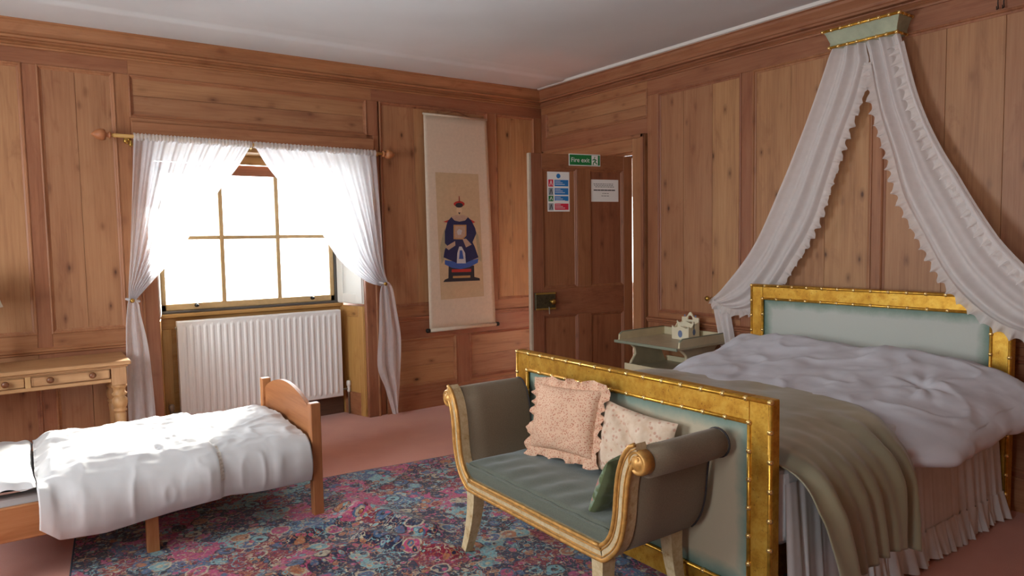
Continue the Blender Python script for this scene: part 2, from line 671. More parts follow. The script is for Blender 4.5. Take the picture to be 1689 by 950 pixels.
def prism(name, pts, a0, a1, mat, parent=None, axis='x', bevel=0.0, smooth=False, tf=None):
    """closed 2-D outline pts extruded along axis from a0 to a1 (x: pts=(y,z); y: pts=(x,z); z: pts=(x,y))"""
    n = len(pts)
    mk = {'x': lambda p, a: (a, p[0], p[1]), 'y': lambda p, a: (p[0], a, p[1]), 'z': lambda p, a: (p[0], p[1], a)}[axis]
    V = [mk(p, a0) for p in pts] + [mk(p, a1) for p in pts]
    if tf:
        V = [tf(*p) for p in V]
    F = [tuple(range(n)), tuple(range(2 * n - 1, n - 1, -1))]
    F += [(i, (i + 1) % n, n + (i + 1) % n, n + i) for i in range(n)]
    return mobj(name, V, F, mat, parent, bevel=bevel, smooth=smooth)


def fbm(x, y, z=0.0, o=4):
    return noise.fractal(Vector((x, y, z)), 1.0, 2.0, o)


def smooth01(t):
    t = max(0.0, min(1.0, t))
    return t * t * (3 - 2 * t)


def poly_at(pts, t):
    """Catmull-Rom along a polyline by normalised length"""
    P = [Vector(p) for p in pts]
    L = [0.0]
    for a, b in zip(P, P[1:]):
        L.append(L[-1] + (b - a).length)
    s = t * L[-1]
    i = 0
    while i < len(P) - 2 and s > L[i + 1]:
        i += 1
    u = (s - L[i]) / max(1e-9, L[i + 1] - L[i])
    p0, p1, p2, p3 = P[max(i - 1, 0)], P[i], P[i + 1], P[min(i + 2, len(P) - 1)]
    return 0.5 * ((2 * p1) + (p2 - p0) * u + (2 * p0 - 5 * p1 + 4 * p2 - p3) * u * u + (3 * p1 - p0 - 3 * p2 + p3) * u ** 3)


def lin(tab, x):
    if x <= tab[0][0]:
        return tab[0][1]
    for (a, b), (c, d) in zip(tab, tab[1:]):
        if x <= c:
            return b + (d - b) * (x - a) / (c - a)
    return tab[-1][1]

# ================================================================== THE ROOM
H = 2.965
XL, YR = -6.2, -7.4          # left wall and wall behind the camera

struct(box('floor', XL - 0.2, 0.2, YR - 0.2, 0.6, -0.1, 0.0, 'carpet'), 'terracotta fitted carpet')
struct(box('ceiling', XL - 0.2, 0.2, YR - 0.2, 0.6, H, H + 0.1, 'ceiling_plaster'), 'white plaster ceiling')

# old plaster margin: the ceiling dips a little towards the window wall with a soft ridge
def ceil_margin(u, v):
    x = XL + (-0.13 - XL) * u
    d = v * 0.62
    z = H - 0.016 * smooth01((0.50 - d) / 0.10) - 0.003 * math.exp(-((d - 0.44) / 0.03) ** 2)
    return (x, -0.06 - d, min(z, H - 0.0005) if v < 1 else H)


struct(sheet('ceiling_margin', 60, 40, ceil_margin, 'ceiling_plaster'), 'plaster margin of the ceiling by the window wall')

# backing walls: d runs into the wall
def mback(a, d, z):
    return (a, d, z)


def mright(a, d, z):
    return (d, a, z)


def wallbox(name, M, a0, a1, d0, d1, z0, z1, mat, parent=None, bevel=0.0):
    return box(name, a0, a1, d0, d1, z0, z1, mat, parent, bevel=bevel, tf=M)


WX0, WX1, WZ1 = -3.50, -1.92, 2.25         # window bay opening
V, F = [], []
for b in ((XL - 0.2, WX0, 0.02, 0.62, 0, H), (WX1, 0.16, 0.02, 0.62, 0, H), (WX0, WX1, 0.02, 0.62, WZ1, H), (WX0, WX1, 0.46, 0.62, 0, 0.94)):
    n = len(V)
    V += boxv(*b)
    F += [tuple(i + n for i in f) for f in BOXF]
wall_back = struct(mobj('wall_back', V, F, 'pine_frame_z'), 'pine panelled wall with the window')
DY0, DY1, DZ1 = -0.19, -1.275, 2.20        # doorway
V, F = [], []
for b in ((0.02, 0.16, DY0, 0.02, 0, H), (0.02, 0.16, YR - 0.2, DY1, 0, H), (0.02, 0.16, DY1, DY0, DZ1, H)):
    n = len(V)
    V += boxv(*b)
    F += [tuple(i + n for i in f) for f in BOXF]
wall_right = struct(mobj('wall_right', V, F, 'pine_frame_z'), 'pine panelled wall behind the bed')

# left wall and rear wall stand outside the picture and close the room; the left one has two windows, the nearer added to brighten the foreground
V, F = [], []
LW = [(-2.3 - 0.75, -2.3 + 0.75), (-5.0 - 0.4, -5.0 + 0.4)]
for b in ((XL - 0.16, XL, YR - 0.2, LW[1][0], 0, H), (XL - 0.16, XL, LW[1][1], LW[0][0], 0, H), (XL - 0.16, XL, LW[0][1], 0.02, 0, H),
          (XL - 0.16, XL, LW[0][0], LW[0][1], 0, 0.85), (XL - 0.16, XL, LW[0][0], LW[0][1], 2.45, H),
          (XL - 0.16, XL, LW[1][0], LW[1][1], 0, 0.85), (XL - 0.16, XL, LW[1][0], LW[1][1], 2.45, H)):
    n = len(V)
    V += boxv(*b)
    F += [tuple(i + n for i in f) for f in BOXF]
struct(mobj('wall_left', V, F, 'pine_z'), 'pine wall with two sash windows, the near one added for fill')
struct(box('wall_rear', XL - 0.2, 0.2, YR - 0.2, YR, 0, H, 'pine_z'), 'pine wall behind the viewer')
for k, (a, b) in enumerate(LW):
    w = sroot('window_%d' % (k + 2), (XL - 0.08, (a + b) / 2, 0.85), 'unseen side window')
    for nm, q in (('window_sill', (XL - 0.13, XL + 0.05, a, b, 0.85, 0.88)), ('window_head', (XL - 0.12, XL - 0.05, a, b, 2.41, 2.45)),
                  ('sash_stile', (XL - 0.12, XL - 0.05, a, a + 0.05, 0.88, 2.41)), ('sash_stile', (XL - 0.12, XL - 0.05, b - 0.05, b, 0.88, 2.41)),
                  ('meeting_rail', (XL - 0.12, XL - 0.05, a + 0.05, b - 0.05, 1.63, 1.68))):
        box(nm, *q, 'sash_paint', w)


def panel(M, parent, a0, a1, z0, z1, cuts, horiz=False, dep=0.011):
    """recessed field of separate planks with a moulding round it"""
    ax = 'y' if M is mright else 'x'
    lo, hi = min(a0, a1), max(a0, a1)
    mat = ('pine_' + ax) if horiz else 'pine_z'
    if horiz:
        e = [z0] + [z0 + (z1 - z0) * c for c in cuts] + [z1]
        for b, c in zip(e, e[1:]):
            dd = dep + random.uniform(-0.0015, 0.0015)
            wallbox('plank', M, lo, hi, dd, 0.019, b + 0.0008, c - 0.0008, mat, parent, bevel=0.0012)
    else:
        e = [lo] + [lo + (hi - lo) * c for c in cuts] + [hi]
        for b, c in zip(e, e[1:]):
            dd = dep + random.uniform(-0.0015, 0.0015)
            wallbox('plank', M, b + 0.0008, c - 0.0008, dd, 0.019, z0, z1, mat, parent, bevel=0.0012)
    # moulding: ovolo between the frame face and the field
    prof = [(-0.004, 0.0), (-0.002, -0.006), (0.004, -0.008), (0.010, -0.004), (0.014, 0.004), (0.024, 0.008), (0.026, 0.0125)]
    V = []
    for o_, d in prof:
        for a, z in ((lo + o_, z0 + o_), (hi - o_, z0 + o_), (hi - o_, z1 - o_), (lo + o_, z1 - o_)):
            V.append(M(a, d, z))
    mobj('panel_moulding', V, gridf(4, len(prof), close_u=True), 'pine_frame_' + ('z' if (z1 - z0) > (hi - lo) else ax), parent, smooth=False)


def stile(M, parent, a0, a1, z0, z1):
    wallbox('stile', M, min(a0, a1) + 0.0008, max(a0, a1) - 0.0008, 0.0, 0.02, z0, z1, 'pine_frame_z', parent, bevel=0.0015)


def rail(M, parent, a0, a1, z0, z1):
    wallbox('rail', M, min(a0, a1), max(a0, a1), 0.0004, 0.02, z0 + 0.0008, z1 - 0.0008, 'pine_frame_' + ('y' if M is mright else 'x'), parent, bevel=0.0015)


def molded(name, M, prof, a0, a1, mat, parent=None):
    """prof: (d, z) outline swept along the wall"""
    n = len(prof)
    V = [M(a0, d, z) for d, z in prof] + [M(a1, d, z) for d, z in prof]
    F = [tuple(range(n)), tuple(range(2 * n - 1, n - 1, -1))] + [(i, (i + 1) % n, n + (i + 1) % n, n + i) for i in range(n)]
    return mobj(name, V, F, mat, parent)


PB, PT = 0.93, 2.69
W = wall_back
# frame of the back wall
rail(mback, W, XL, -3.617, PT, 2.85)
rail(mback, W, -3.617, -1.81, PT, 2.85)
rail(mback, W, -1.81, 0.0, PT, 2.85)
for a0, a1 in ((-6.2, -6.1), (-4.97, -4.87), (-4.23, -4.146), (-3.707, -3.617)):
    stile(mback, W, a0, a1, 0.0, PT)
stile(mback, W, -1.857, -1.752, WZ1 + 0.15, PT)
stile(mback, W, -1.80, -1.752, 0.0, WZ1 + 0.15)
stile(mback, W, -0.64, -0.546, PB, PT)
stile(mback, W, -0.092, 0.0, 0.0, PT)
for a0, a1, cuts in ((-6.1, -4.97, (0.35, 0.68)), (-4.87, -4.23, (0.5,)), (-4.146, -3.707, (0.48,))):
    panel(mback, W, a0, a1, PB, PT, cuts)
    rail(mback, W, a0, a1, 0.80, PB)
    rail(mback, W, a0, a1, 0.635, 0.80)
    panel(mback, W, a0, a1, 0.21, 0.635, cuts)
    rail(mback, W, a0, a1, 0.0, 0.21)
rail(mback, W, -3.617, -1.857, WZ1 + 0.02, 2.40)
panel(mback, W, -3.617, -1.857, 2.40, PT, (0.52,), horiz=True)
panel(mback, W, -1.736, -0.64, PB, PT, (0.3, 0.55, 0.78))
panel(mback, W, -0.546, -0.092, PB, PT, (0.4,))
rail(mback, W, -1.742, -0.092, 0.80, PB)
rail(mback, W, -1.742, -0.092, 0.635, 0.80)
panel(mback, W, -1.742, -1.032, 0.21, 0.635, (0.42, 0.75), horiz=True)
stile(mback, W, -1.032, -0.881, 0.0, 0.635)
panel(mback, W, -0.881, -0.092, 0.21, 0.635, (0.5,), horiz=True)
rail(mback, W, -1.742, -1.032, 0.0, 0.21)
rail(mback, W, -0.881, -0.092, 0.0, 0.21)

PT2, PB2 = 2.665, 0.885
W = wall_right
rail(mright, W, YR, -1.43, PT2, 2.85)
rail(mright, W, -1.43, 0.0, 2.725, 2.85)
stile(mright, W, -0.085, 0.0, 0.0, 2.725)
rail(mright, W, -0.085, -1.43, 2.36, 2.49)
panel(mright, W, -0.085, -1.43, 2.49, 2.725, (0.45,), horiz=True)
ys = [(-1.43, -1.547), (-2.349, -2.446), (-3.30, -3.36), (-4.27, -4.36), (-5.3, -5.4), (-6.4, -6.5)]
for a0, a1 in ys:
    stile(mright, W, a0, a1, 0.0, PT2)
flds = [(-1.547, -2.349, (0.33, 0.68)), (-2.446, -3.30, (0.36, 0.66)), (-3.36, -4.27, (0.3, 0.62)), (-4.36, -5.3, (0.4, 0.7)), (-5.4, -6.4, (0.5,)), (-6.5, YR, (0.5,))]
for a0, a1, cuts in flds:
    panel(mright, W, a0, a1, PB2, PT2, cuts)
    rail(mright, W, a0, a1, 0.80, PB2)
    rail(mright, W, a0, a1, 0.62, 0.80)
    panel(mright, W, a0, a1, 0.21, 0.62, (0.5,), horiz=True)
    rail(mright, W, a0, a1, 0.0, 0.21)

# cornices, dado rails, skirtings
CORN = [(0.02, 2.785), (-0.010, 2.787), (-0.014, 2.797), (-0.008, 2.806), (-0.018, 2.813), (-0.008, 2.830), (-0.010, 2.836), (-0.048, 2.838), (-0.054, 2.850),
        (-0.044, 2.862), (-0.046, 2.880), (-0.060, 2.900), (-0.074, 2.918), (-0.078, 2.934), (-0.090, 2.940), (-0.092, H), (0.02, H)]
struct(molded('trim_1', mback, CORN, XL, 0.0, 'pine_frame_x'), 'pine cornice over the window wall')
struct(molded('trim_2', mright, CORN, YR, 0.0, 'pine_frame_y'), 'pine cornice over the bed wall')
struct(molded('trim_3', mright, [(-0.088, H - 0.022), (-0.110, H - 0.019), (-0.122, H + 0.002), (-0.088, H + 0.002)], YR, -0.05, 'white_paint'), 'white plaster bead at the ceiling edge')
DADO = [(0.0, 0.795), (-0.012, 0.80), (-0.014, 0.812), (-0.024, 0.818), (-0.026, 0.83), (-0.010, 0.836), (0.0, 0.84)]
struct(molded('trim_4', mback, DADO, XL, -3.617, 'pine_frame_x'), 'dado rail behind the desk')
struct(molded('trim_5', mback, DADO, -1.74, -0.002, 'pine_frame_x'), 'dado rail under the scroll')
struct(molded('trim_6', mright, DADO, YR, -1.43, 'pine_frame_y'), 'dado rail behind the bed')
SK = [(0.0, 0.0), (-0.018, 0.0), (-0.018, 0.15), (-0.010, 0.165), (-0.008, 0.18), (0.0, 0.182)]
struct(molded('baseboard_back', mback, SK, -1.742, -0.02, 'pine_frame_x'), 'pine skirting under the scroll')
struct(molded('baseboard_back_left', mback, SK, XL, -3.617, 'pine_frame_x'), 'pine skirting behind the desk')
struct(molded('baseboard_right', mright, SK, YR, -1.43, 'pine_frame_y'), 'pine skirting behind the bed')

# ------------------------------------------------------------------ window bay
w1 = sroot('window_1', (-2.71, 0.3, 0.0), 'sash window in a panelled bay with shutters')
for x0, x1 in ((-3.617, -3.50), (-1.92, -1.80)):
    box('architrave', x0, x1, -0.022, 0.02, 0.0, WZ1 + 0.02, 'pine_frame_z', w1, bevel=0.006)
    box('architrave_bead', x0 + 0.012 if x0 < -3 else x1 - 0.03, x0 + 0.03 if x0 < -3 else x1 - 0.012, -0.032, -0.022, 0.0, WZ1 + 0.02, 'pine_frame_z', w1, bevel=0.004)
box('architrave_head', -3.617, -1.80, -0.022, 0.02, WZ1 + 0.0, WZ1 + 0.12, 'pine_frame_x', w1, bevel=0.006)
# reveals (splayed slightly), shutters above the sill line and wood below
for s, xf, xb in ((-1, -3.50, -3.44), (1, -1.92, -2.015)):
    o0 = 0.03 * s
    V = [(xf, 0.02, 0), (xb, 0.36, 0), (xb + o0, 0.36, 0), (xf + o0, 0.02, 0), (xf, 0.02, 0.955), (xb, 0.36, 0.955), (xb + o0, 0.36, 0.955), (xf + o0, 0.02, 0.955)]
    Fb = [(0, 1, 2, 3), (4, 5, 6, 7), (0, 1, 5, 4), (1, 2, 6, 5), (2, 3, 7, 6), (3, 0, 4, 7)]
    lo_p = mobj('reveal_panel', V, Fb, 'pine_reveal_z', w1)
    V2 = [(x, y, 0.975 if z < 0.5 else WZ1) for x, y, z in V]
    sh = mobj('shutter_case', V2, Fb, 'white_paint', w1)

    def rp(f0, f1, z0, z1, name, mat, par, off=0.008):
        p0 = Vector((xf, 0.02, 0)).lerp(Vector((xb, 0.36, 0)), f0)
        p1 = Vector((xf, 0.02, 0)).lerp(Vector((xb, 0.36, 0)), f1)
        d = Vector((-off * s, 0, 0))
        V = [p0, p1, p1 + d, p0 + d]
        V = [tuple(v + Vector((0, 0, z0))) for v in V] + [tuple(v + Vector((0, 0, z1))) for v in V]
        mobj(name, V, Fb, mat, par, bevel=0.003)
    rp(0.03, 0.2, 0.0, 0.955, 'reveal_stile', 'pine_reveal_z', w1)
    rp(0.8, 0.97, 0.0, 0.955, 'reveal_stile', 'pine_reveal_z', w1)
    rp(0.2, 0.8, 0.86, 0.955, 'reveal_rail', 'pine_reveal_y', w1)
    rp(0.2, 0.8, 0.0, 0.2, 'reveal_skirting', 'pine_frame_y', w1)
    rp(0.03, 0.25, 0.98, WZ1, 'shutter_stile', 'white_paint', w1, 0.014)
    rp(0.75, 0.97, 0.98, WZ1, 'shutter_stile', 'white_paint', w1, 0.014)
    rp(0.25, 0.75, 0.98, 1.06, 'shutter_rail', 'white_paint', w1, 0.014)
    rp(0.25, 0.75, 1.55, 1.63, 'shutter_rail', 'white_paint', w1, 0.014)
# panelled apron behind the radiator, skirting and sill
box('apron_panel', -3.44, -2.015, 0.34, 0.37, 0.0, 0.95, 'pine_reveal_x', w1)
box('apron_rail', -3.44, -2.015, 0.325, 0.34, 0.86, 0.945, 'pine_reveal_x', w1, bevel=0.004)
box('apron_stile', -3.44, -3.37, 0.325, 0.34, 0.16, 0.86, 'pine_reveal_z', w1, bevel=0.004)
box('apron_stile', -2.08, -2.015, 0.325, 0.34, 0.16, 0.86, 'pine_reveal_z', w1, bevel=0.004)
box('apron_skirting', -3.44, -2.015, 0.31, 0.34, 0.0, 0.16, 'skirting_dark', w1, bevel=0.004)
box('window_sill', -3.47, -1.99, 0.30, 0.40, 0.945, 0.975, 'pine_reveal_x', w1, bevel=0.006)
box('sill_bead', -3.455, -2.0, 0.345, 0.40, 0.975, 0.995, 'sash_dark', w1, bevel=0.004)
box('soffit', -3.47, -1.99, 0.03, 0.46, 2.205, 2.25, 'pine_reveal_x', w1)
box('blind_pelmet', -3.44, -2.02, 0.28, 0.34, 2.14, 2.205, 'pine_reveal_x', w1, bevel=0.006)
# sash
gx = [-3.425, -2.985, -2.545, -2.095]
sx0, sx1, sz0, sz1 = -3.44, -2.03, 0.995, 2.14
box('sash_box', sx0 - 0.02, sx0 + 0.012, 0.36, 0.44, sz0, sz1, 'sash_dark', w1)
box('sash_box', sx1 - 0.012, sx1 + 0.02, 0.36, 0.44, sz0, sz1, 'sash_dark', w1)
sash = box('sash_bottom_rail', sx0 + 0.012, sx1 - 0.012, 0.37, 0.41, sz0, sz0 + 0.052, 'sash_paint', w1, bevel=0.005)
box('sash_top_rail', sx0 + 0.012, sx1 - 0.012, 0.37, 0.41, 2.055, 2.14, 'pine_frame_x', w1, bevel=0.005)
box('sash_stile', sx0 + 0.012, sx0 + 0.05, 0.37, 0.41, sz0, sz1, 'sash_paint', w1, bevel=0.005)
box('sash_stile', sx1 - 0.05, sx1 - 0.012, 0.37, 0.41, sz0, sz1, 'sash_paint', w1, bevel=0.005)
for x in (-2.962, -2.517):
    box('glazing_bar', x - 0.016, x + 0.016, 0.372, 0.405, sz0 + 0.05, 2.06, 'sash_paint', w1, bevel=0.004)
box('glazing_bar', sx0 + 0.05, sx1 - 0.05, 0.374, 0.403, 1.545, 1.575, 'sash_paint', w1, bevel=0.004)
px = [sx0 + 0.05, -2.962, -2.517, sx1 - 0.05]
for i in range(3):
    for z0, z1 in ((sz0 + 0.052, 1.548), (1.570, 2.055)):
        box('pane', px[i] + 0.011, px[i + 1] - 0.011, 0.388, 0.391, z0, z1, 'window_glass', w1)
for x in (-3.175, -2.245):
    lift = lathe('sash_lift', (x, 0.372, 1.03), [(0.016, 0.0), (0.016, -0.006), (0.007, -0.010), (0.007, -0.028), (0.013, -0.034), (0.010, -0.044)], 'black_iron', w1, seg=10, axis='y')

# ------------------------------------------------------------------ doorway, hall and door
d0 = sroot('trim_7', (0.05, -0.73, 0.0), 'moulded pine door case')
for y0, y1 in ((-0.06, -0.185), (-1.28, -1.42)):
    box('architrave', -0.03, 0.02, min(y0, y1), max(y0, y1), 0.0, 2.36, 'pine_frame_z', d0, bevel=0.006)
    e = y0 if y0 > -0.5 else y1
    box('architrave_bead', -0.044, -0.03, e - 0.03 if e > -0.5 else e, e if e > -0.5 else e + 0.03, 0.0, 2.36, 'pine_frame_z', d0, bevel=0.004)
box('architrave_head', -0.03, 0.02, -1.28, -0.185, 2.225, 2.36, 'pine_frame_y', d0, bevel=0.006)
box('architrave_head_bead', -0.044, -0.03, -1.42, -0.06, 2.33, 2.36, 'pine_frame_y', d0, bevel=0.004)
box('jamb', 0.0, 0.16, -1.30, -1.275, 0.0, 2.225, 'pine_frame_z', d0)
box('jamb', 0.0, 0.16, -0.19, -0.165, 0.0, 2.225, 'pine_frame_z', d0)
box('jamb_head', 0.0, 0.16, -1.275, -0.19, 2.2, 2.225, 'pine_frame_y', d0)
# the landing beyond the door with its own window
hx1, hy0, hy1 = 1.9, -1.7, 1.4
struct(box('floor_landing', 0.16, hx1 + 0.1, hy0, hy1, -0.1, 0.0, 'carpet'))
struct(box('ceiling_landing', 0.16, hx1 + 0.1, hy0, hy1, 2.6, 2.7, 'hall_paint'))
struct(box('wall_landing_near', 0.16, hx1 + 0.1, hy0 - 0.1, hy0, 0, 2.6, 'hall_paint'))
struct(box('wall_landing_far', 0.16, hx1 + 0.1, hy1, hy1 + 0.1, 0, 2.6, 'hall_paint'))
V, F = [], []
for b in ((hx1, hx1 + 0.1, hy0, 0.2, 0, 2.6), (hx1, hx1 + 0.1, 1.1, hy1, 0, 2.6), (hx1, hx1 + 0.1, 0.2, 1.1, 0, 0.95), (hx1, hx1 + 0.1, 0.2, 1.1, 2.0, 2.6)):
    n = len(V)
    V += boxv(*b)
    F += [tuple(i + n for i in f) for f in BOXF]
struct(mobj('wall_landing', V, F, 'hall_paint'))
struct(box('wall_landing_return', 0.16, 0.2, 0.02, hy1, 0, 2.6, 'hall_paint'))
struct(box('wall_landing_return_near', 0.165, 0.2, hy0, -1.3, 0, 2.6, 'hall_paint'))

# door leaf: local s along the leaf from the hinge, t through it (negative = towards camera), z
hinge = Vector((-0.012, -1.262, 0))
ld = Vector((-0.966, 0.182, 0)).normalized()
ln = Vector((-ld.y, ld.x, 0))
if ln.y > 0:
    ln = -ln            # towards the camera side


def dtf(s, t, z):
    p = hinge + ld * s + ln * t
    return (p.x, p.y, z)


door = sroot('door_1', tuple(hinge + ld * 0.5), 'open pine panelled door')
ZT = 2.183
box('door_stile', 0.012, 0.10, -0.02, 0.02, 0.012, ZT, 'door_wood_z', door, bevel=0.002, tf=dtf)
box('door_stile', 0.872, 0.965, -0.02, 0.02, 0.012, ZT, 'door_wood_z', door, bevel=0.002, tf=dtf)
box('door_edge', 0.965, 0.984, -0.02, 0.02, 0.012, ZT, 'door_edge_paint', door, bevel=0.002, tf=dtf)
for z0, z1 in ((2.07, ZT), (0.885, 1.10), (0.012, 0.23)):
    box('door_rail', 0.10, 0.872, -0.0195, 0.0195, z0, z1, 'door_wood_x', door, bevel=0.002, tf=dtf)
for z0, z1 in ((1.10, 2.07), (0.23, 0.885)):
    box('door_muntin', 0.432, 0.548, -0.0195, 0.0195, z0, z1, 'door_wood_z', door, bevel=0.002, tf=dtf)
    for s0, s1 in ((0.10, 0.432), (0.548, 0.872)):
        box('door_panel', s0, s1, -0.006, 0.008, z0, z1, 'door_wood_z', door, tf=dtf)
        prof = [(0.0, 0.0185), (0.006, 0.0195), (0.012, 0.014), (0.018, 0.0135), (0.024, 0.0075)]
        V = []
        for o_, d in prof:
            for a, z in ((s0 + o_, z0 + o_), (s1 - o_, z0 + o_), (s1 - o_, z1 - o_), (s0 + o_, z1 - o_)):
                V.append(dtf(a, d, z))
        mobj('panel_moulding', V, gridf(4, len(prof), close_u=True), 'door_wood_z', door)
lock = box('rim_lock', 0.775, 0.955, 0.02, 0.048, 0.936, 1.073, 'lock_iron', door, bevel=0.003, tf=dtf)
kp = dtf(0.815, 0.048, 1.0)
boxes('lock_plate_rim', [(0.775, 0.955, 0.048, 0.051, 1.06, 1.073), (0.775, 0.955, 0.048, 0.051, 0.936, 0.949)], 'brass', lock, tf=dtf)
V, F = tube_data([dtf(0.815, 0.046, 1.0), dtf(0.815, 0.062, 1.0), dtf(0.815, 0.064, 1.0), dtf(0.815, 0.085, 1.0), dtf(0.815, 0.1, 1.0)], [0.018, 0.012, 0.010, 0.024, 0.014], 12)
mobj('door_knob', V, F, 'brass', lock, smooth=True)
V, F = tube_data([dtf(0.838, 0.049, 0.955), dtf(0.838, 0.056, 0.95), dtf(0.838, 0.058, 0.90)], 0.004, 6)
mobj('key', V, F, 'pipe_metal', lock)
for z in (0.35, 1.92):
    V, F = tube_data([dtf(-0.002, 0.022, z), dtf(-0.002, 0.022, z + 0.1)], 0.009, 8)
    mobj('hinge', V, F, 'lock_iron', door, smooth=True)


# signs on the door
def text(name, s, size, at, tf_axes, mat, parent, ext=0.0004):
    cu = bpy.data.curves.new(name, 'FONT')
    cu.body = s
    cu.size = size
    cu.extrude = ext
    tmp = bpy.data.objects.new(name + '_curve', cu)
    COL.objects.link(tmp)
    dg = bpy.context.evaluated_depsgraph_get()
    me = bpy.data.meshes.new_from_object(tmp.evaluated_get(dg))
    bpy.data.objects.remove(tmp, do_unlink=True)
    me.materials.clear()
    me.materials.append(MATS[mat])
    o = bpy.data.objects.new(name, me)
    COL.objects.link(o)
    o['kind'] = 'stuff'
    x, y = tf_axes
    z = x.cross(y)
    mm = Matrix((x, y, z)).transposed().to_4x4()
    o.parent = parent
    mm.translation = Vector(at) - WL[parent.name]
    o.matrix_local = mm
    return o


RX = -ld                       # reading direction on the leaf (screen right = towards hinge)
UZ = Vector((0, 0, 1))
# fire exit sign (spans frame rail, stands a little proud)
fe = thing('fire_exit_sign', dtf(0.476, 0.021, 2.09), 'green fire exit sign at the top of the open door', 'sign')
box('sign_border', 0.327, 0.625, 0.0205, 0.0235, 2.092, 2.188, 'sign_white', fe, bevel=0.001, tf=dtf)
box('sign_plate', 0.334, 0.618, 0.0235, 0.0245, 2.099, 2.181, 'sign_green', fe, tf=dtf)
box('pictogram_field', 0.352, 0.412, 0.0245, 0.0252, 2.101, 2.179, 'sign_white', fe, tf=dtf)
text('lettering', 'Fire exit', 0.052, dtf(0.606, 0.0247, 2.122), (RX, UZ), 'sign_white', fe)


def strip(name, pts, wdt, mat, parent, t0):
    """flat print: short strokes on the door leaf, pts are (s, z) segments"""
    V, F = [], []
    for (a, b), (c, d) in pts:
        e = Vector((c - a, d - b)).normalized() * wdt / 2
        q = Vector((-e.y, e.x))
        n = len(V)
        for ss, zz in ((a + q.x - e.x, b + q.y - e.y), (c + q.x + e.x, d + q.y + e.y), (c - q.x + e.x, d - q.y + e.y), (a - q.x - e.x, b - q.y - e.y)):
            V.append(dtf(ss, t0, zz))
        F.append((n, n + 1, n + 2, n + 3))
    o = mobj(name, V, F, mat, parent)
    o['kind'] = 'stuff'
    return o


sx = 0.382
strip('running_figure', [((sx + 0.004, 2.150), (sx - 0.004, 2.132)), ((sx - 0.004, 2.132), (sx + 0.012, 2.120)), ((sx + 0.012, 2.120), (sx + 0.016, 2.106)),
                         ((sx - 0.004, 2.132), (sx - 0.010, 2.118)), ((sx - 0.010, 2.118), (sx - 0.020, 2.112)), ((sx + 0.004, 2.150), (sx + 0.018, 2.142)),
                         ((sx + 0.004, 2.150), (sx - 0.014, 2.140)), ((sx + 0.0, 2.164), (sx + 0.002, 2.162))], 0.008, 'sign_green', fe, 0.0256)
# fire action notice
fa = thing('fire_action_notice', dtf(0.716, 0.008, 1.72), 'white fire action notice with blue, green and red rows on the door', 'sign')
box('notice_card', 0.615, 0.817, 0.0082, 0.0102, 1.722, 2.04, 'sign_white', fa, tf=dtf)
V = [dtf(0.716 + 0.019 * math.cos(2 * PI * k / 20), 0.0106, 2.007 + 0.019 * math.sin(2 * PI * k / 20)) for k in range(20)]
mobj('blue_disc', V, [tuple(range(20))], 'sign_blue', fa)
for z0, z1, cm, ic in ((1.925, 1.976, 'sign_blue', 'sign_red'), (1.857, 1.910, 'sign_blue', 'sign_grey'), (1.808, 1.846, 'sign_blue', 'sign_green'), (1.736, 1.786, 'sign_red', 'sign_grey')):
    box('instruction_bar', 0.626, 0.752, 0.0102, 0.0107, z0, z1, cm, fa, tf=dtf)
    box('icon_square', 0.764, 0.808, 0.0102, 0.0107, z0 - 0.004, z1 + 0.002, ic, fa, tf=dtf)
    nl = 3
    strip('print_lines', [((0.744, z1 - 0.010 - k * 0.013), (0.70 - 0.02 * ((k * 7) % 3), z1 - 0.010 - k * 0.013)) for k in range(nl)], 0.004, 'sign_white', fa, 0.0109)
    strip('icon_mark', [((0.796, z0 + 0.006), (0.784, z1 - 0.008)), ((0.784, z1 - 0.008), (0.774, z0 + 0.008))], 0.006, 'sign_white' if ic != 'sign_grey' else 'ink', fa, 0.0109)
# white paper notice
wn = thing('paper_notice', dtf(0.277, 0.008, 1.80), 'white paper notice with rows of black print on the door', 'notice')
box('paper_sheet', 0.144, 0.41, 0.0082, 0.0094, 1.804, 1.986, 'sign_white', wn, tf=dtf)
rr = random.Random(3)
seg = []
for row, (z, a, b) in enumerate(((1.950, 0.385, 0.19), (1.938, 0.38, 0.20), (1.926, 0.37, 0.19), (1.872, 0.30, 0.235), (1.852, 0.31, 0.24))):
    s = a
    while s > b:
        l_ = rr.uniform(0.008, 0.02)
        seg.append(((s, z), (s - l_, z)))
        s -= l_ + 0.009
strip('small_print', seg, 0.004, 'ink', wn, 0.0098)
seg = []
s = 0.382
while s > 0.19:
    l_ = rr.uniform(0.014, 0.028)
    seg.append(((s, 1.899), (s - l_, 1.899)))
    s -= l_ + 0.011
strip('bold_print', seg, 0.009, 'ink', wn, 0.0098)

# ================================================================== BED
HBX0, HBX1 = -0.155, -0.105     # headboard
FBX0, FBX1 = -2.13, -2.085      # footboard


def bamboo(name, p0, p1, r, mat_parent, step=0.105):
    p0, p1 = Vector(p0), Vector(p1)
    L = (p1 - p0).length
    n = max(2, int(round(L / step)))
    parts = [tube_data([p0, p1], r, 7)]
    o = mobj(name, *parts[0], 'gilt_bead', mat_parent, smooth=True)
    d = (p1 - p0).normalized()
    kn = []
    for k in range(n + 1):
        c = p0.lerp(p1, k / n)
        kn.append(tube_data([c - d * 0.009, c - d * 0.004, c + d * 0.004, c + d * 0.009], [r * 1.02, r * 1.4, r * 1.4, r * 1.02], 7))
    V, F = join_data(kn)
    k = mobj('bamboo_knuckle', V, F, 'gilt_knuckle', o, smooth=True)
    k['kind'] = 'stuff'
    return o


